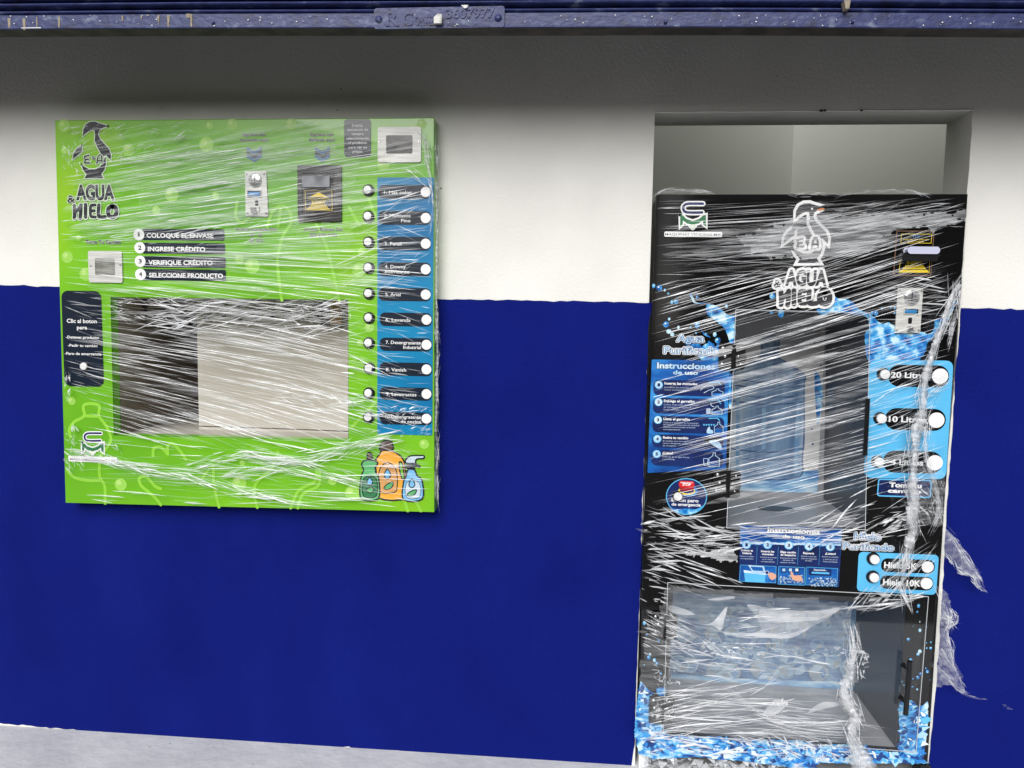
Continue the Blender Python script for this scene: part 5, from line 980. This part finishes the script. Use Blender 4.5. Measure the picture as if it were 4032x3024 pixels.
rpt('film_rope', [(r2[:4], (4, 46), DZ-.008, r_b, 9), (r2[3:8], (52, 44), DZ-.012, r_b, 11), (r2[7:], (44, 78), DZ-.012, r_b, 11)], 'thick twisted film rope hanging over the lower door', ex2)
b = MB(); fl1 = [J.s(*q) for q in ((1540, 220), (1580, 250), (1680, 380), (1760, 520), (1830, 600), (1900, 700), (1945, 770), (1925, 840), (1880, 800), (1850, 745), (1760, 720), (1700, 690), (1640, 600), (1560, 500), (1530, 470))]
sheet(b, fl1, -.03, r_a, 8, .01, .02); band([J.s(1560, 235), J.s(1680, 385), J.s(1780, 540), J.s(1880, 690), J.s(1930, 790)], 80, 4, (30, 110), (3, 7), ((f1, 3), (f2, 4), (f3, 2)), 7, -.035, b)
band([J.s(1550, 490), J.s(1640, 610), J.s(1710, 700), J.s(1860, 745), J.s(1900, 830), J.s(1980, 905)], 60, 3, (20, 60), (3, 7), ((f2, 3), (f3, 4), (f4, 1)), 9, -.035, b); crumple(b, [J.s(1690, 640), J.s(1850, 700), J.s(1830, 745), J.s(1700, 690)], 26, 14, -.035, ((f2, 3), (f3, 2)), 50)
b.build('film_flap', wm, label='loose film flap sticking out beside the ice buttons')
b = MB(); fl2 = [L.s(*q) for q in ((1450, -250), (1520, -150), (1560, -20), (1568, 60), (1545, 150), (1515, 240), (1550, 340), (1580, 480), (1605, 610), (1655, 720), (1705, 810), (1692, 875), (1640, 862), (1555, 790), (1480, 800), (1405, 822), (1400, 700), (1425, 400), (1440, 100))]
sheet(b, fl2, -.024, r_a, 8, .012, .02)
band([L.s(1440, -180), L.s(1510, 60), L.s(1555, 130), L.s(1510, 240), L.s(1560, 380), L.s(1600, 610), L.s(1690, 800)], 110, 6, (30, 110), (2.5, 7), ((f1, 3), (f2, 4), (f3, 2)), 9, -.034, b)
band([L.s(1410, 600), L.s(1500, 700), L.s(1580, 780), L.s(1690, 870)], 60, 6, (30, 100), (2.5, 6), ((f1, 3), (f2, 3), (f3, 1)), 8, -.034, b); band([L.s(1430, 440), L.s(1480, 500), L.s(1540, 560)], 30, 8, (30, 80), (3, 7), ((f2, 3), (f3, 1)), 8, -.034, b)
band([L.s(1560, 10), L.s(1605, 70), L.s(1600, 150), L.s(1550, 160), L.s(1545, 60)], 60, 2, (10, 30), (3, 6), ((f3, 3), (f4, 2)), 15, -.036, b); crumple(b, [L.s(1440, 0), L.s(1540, 20), L.s(1520, 200), L.s(1450, 180)], 50, 14, -.03, ((f1, 3), (f2, 2)), 60)
band([L.s(1690, 880), L.s(1760, 905), L.s(1830, 930), L.s(1960, 948)], 26, 2, (15, 40), (2, 4), ((f1, 3), (f2, 2)), 9, -.03, b); band([(3942, 2774), (3965, 2784), (4000, 2798)], 8, 2, (8, 22), (2, 4), ((f2, 2),), 9, -.03, b)
b.build('film_flap', wm, label='thin crumpled film flap hanging lowest over the blue wall')
b = MB(); cr = [(2590, 762), (2640, 742), (2700, 744), (2790, 758), (2800, 766), (2590, 768)]; band([(2590, 762), (2640, 744), (2720, 748), (2810, 762)], 50, 3, (20, 80), (2, 5), ((f2, 3), (f3, 2)), 10, BY-.004, b); sheet(b, cr, BY, f1, 6, .004)
band([(3120, 764), (3300, 765), (3470, 752), (3560, 750), (3640, 764)], 90, 4, (20, 90), (2, 5), ((f1, 2), (f2, 3), (f3, 2)), 9, BY-.004, b); b.build('film_rim', wm)
b = MB(); fy = .0
for i in range(260):
    x = frnd.uniform(2530, 3200); y = 2990+(x-2530)*.045+frnd.uniform(-14, 40); q = S.p(x, y, -.02); s = frnd.uniform(.006, .02); a = frnd.uniform(0, 3)
    b.face([(q[0]+s*math.cos(a+t)*frnd.uniform(.5, 1.4), -.03+s*math.sin(a+t), max(.004, q[1]+frnd.uniform(-.012, .015))) for t in (0, 2.1, 4.2)], pick(((f2, 2), (f3, 3), (f4, 2))))
b.build('film_skirt', wm)
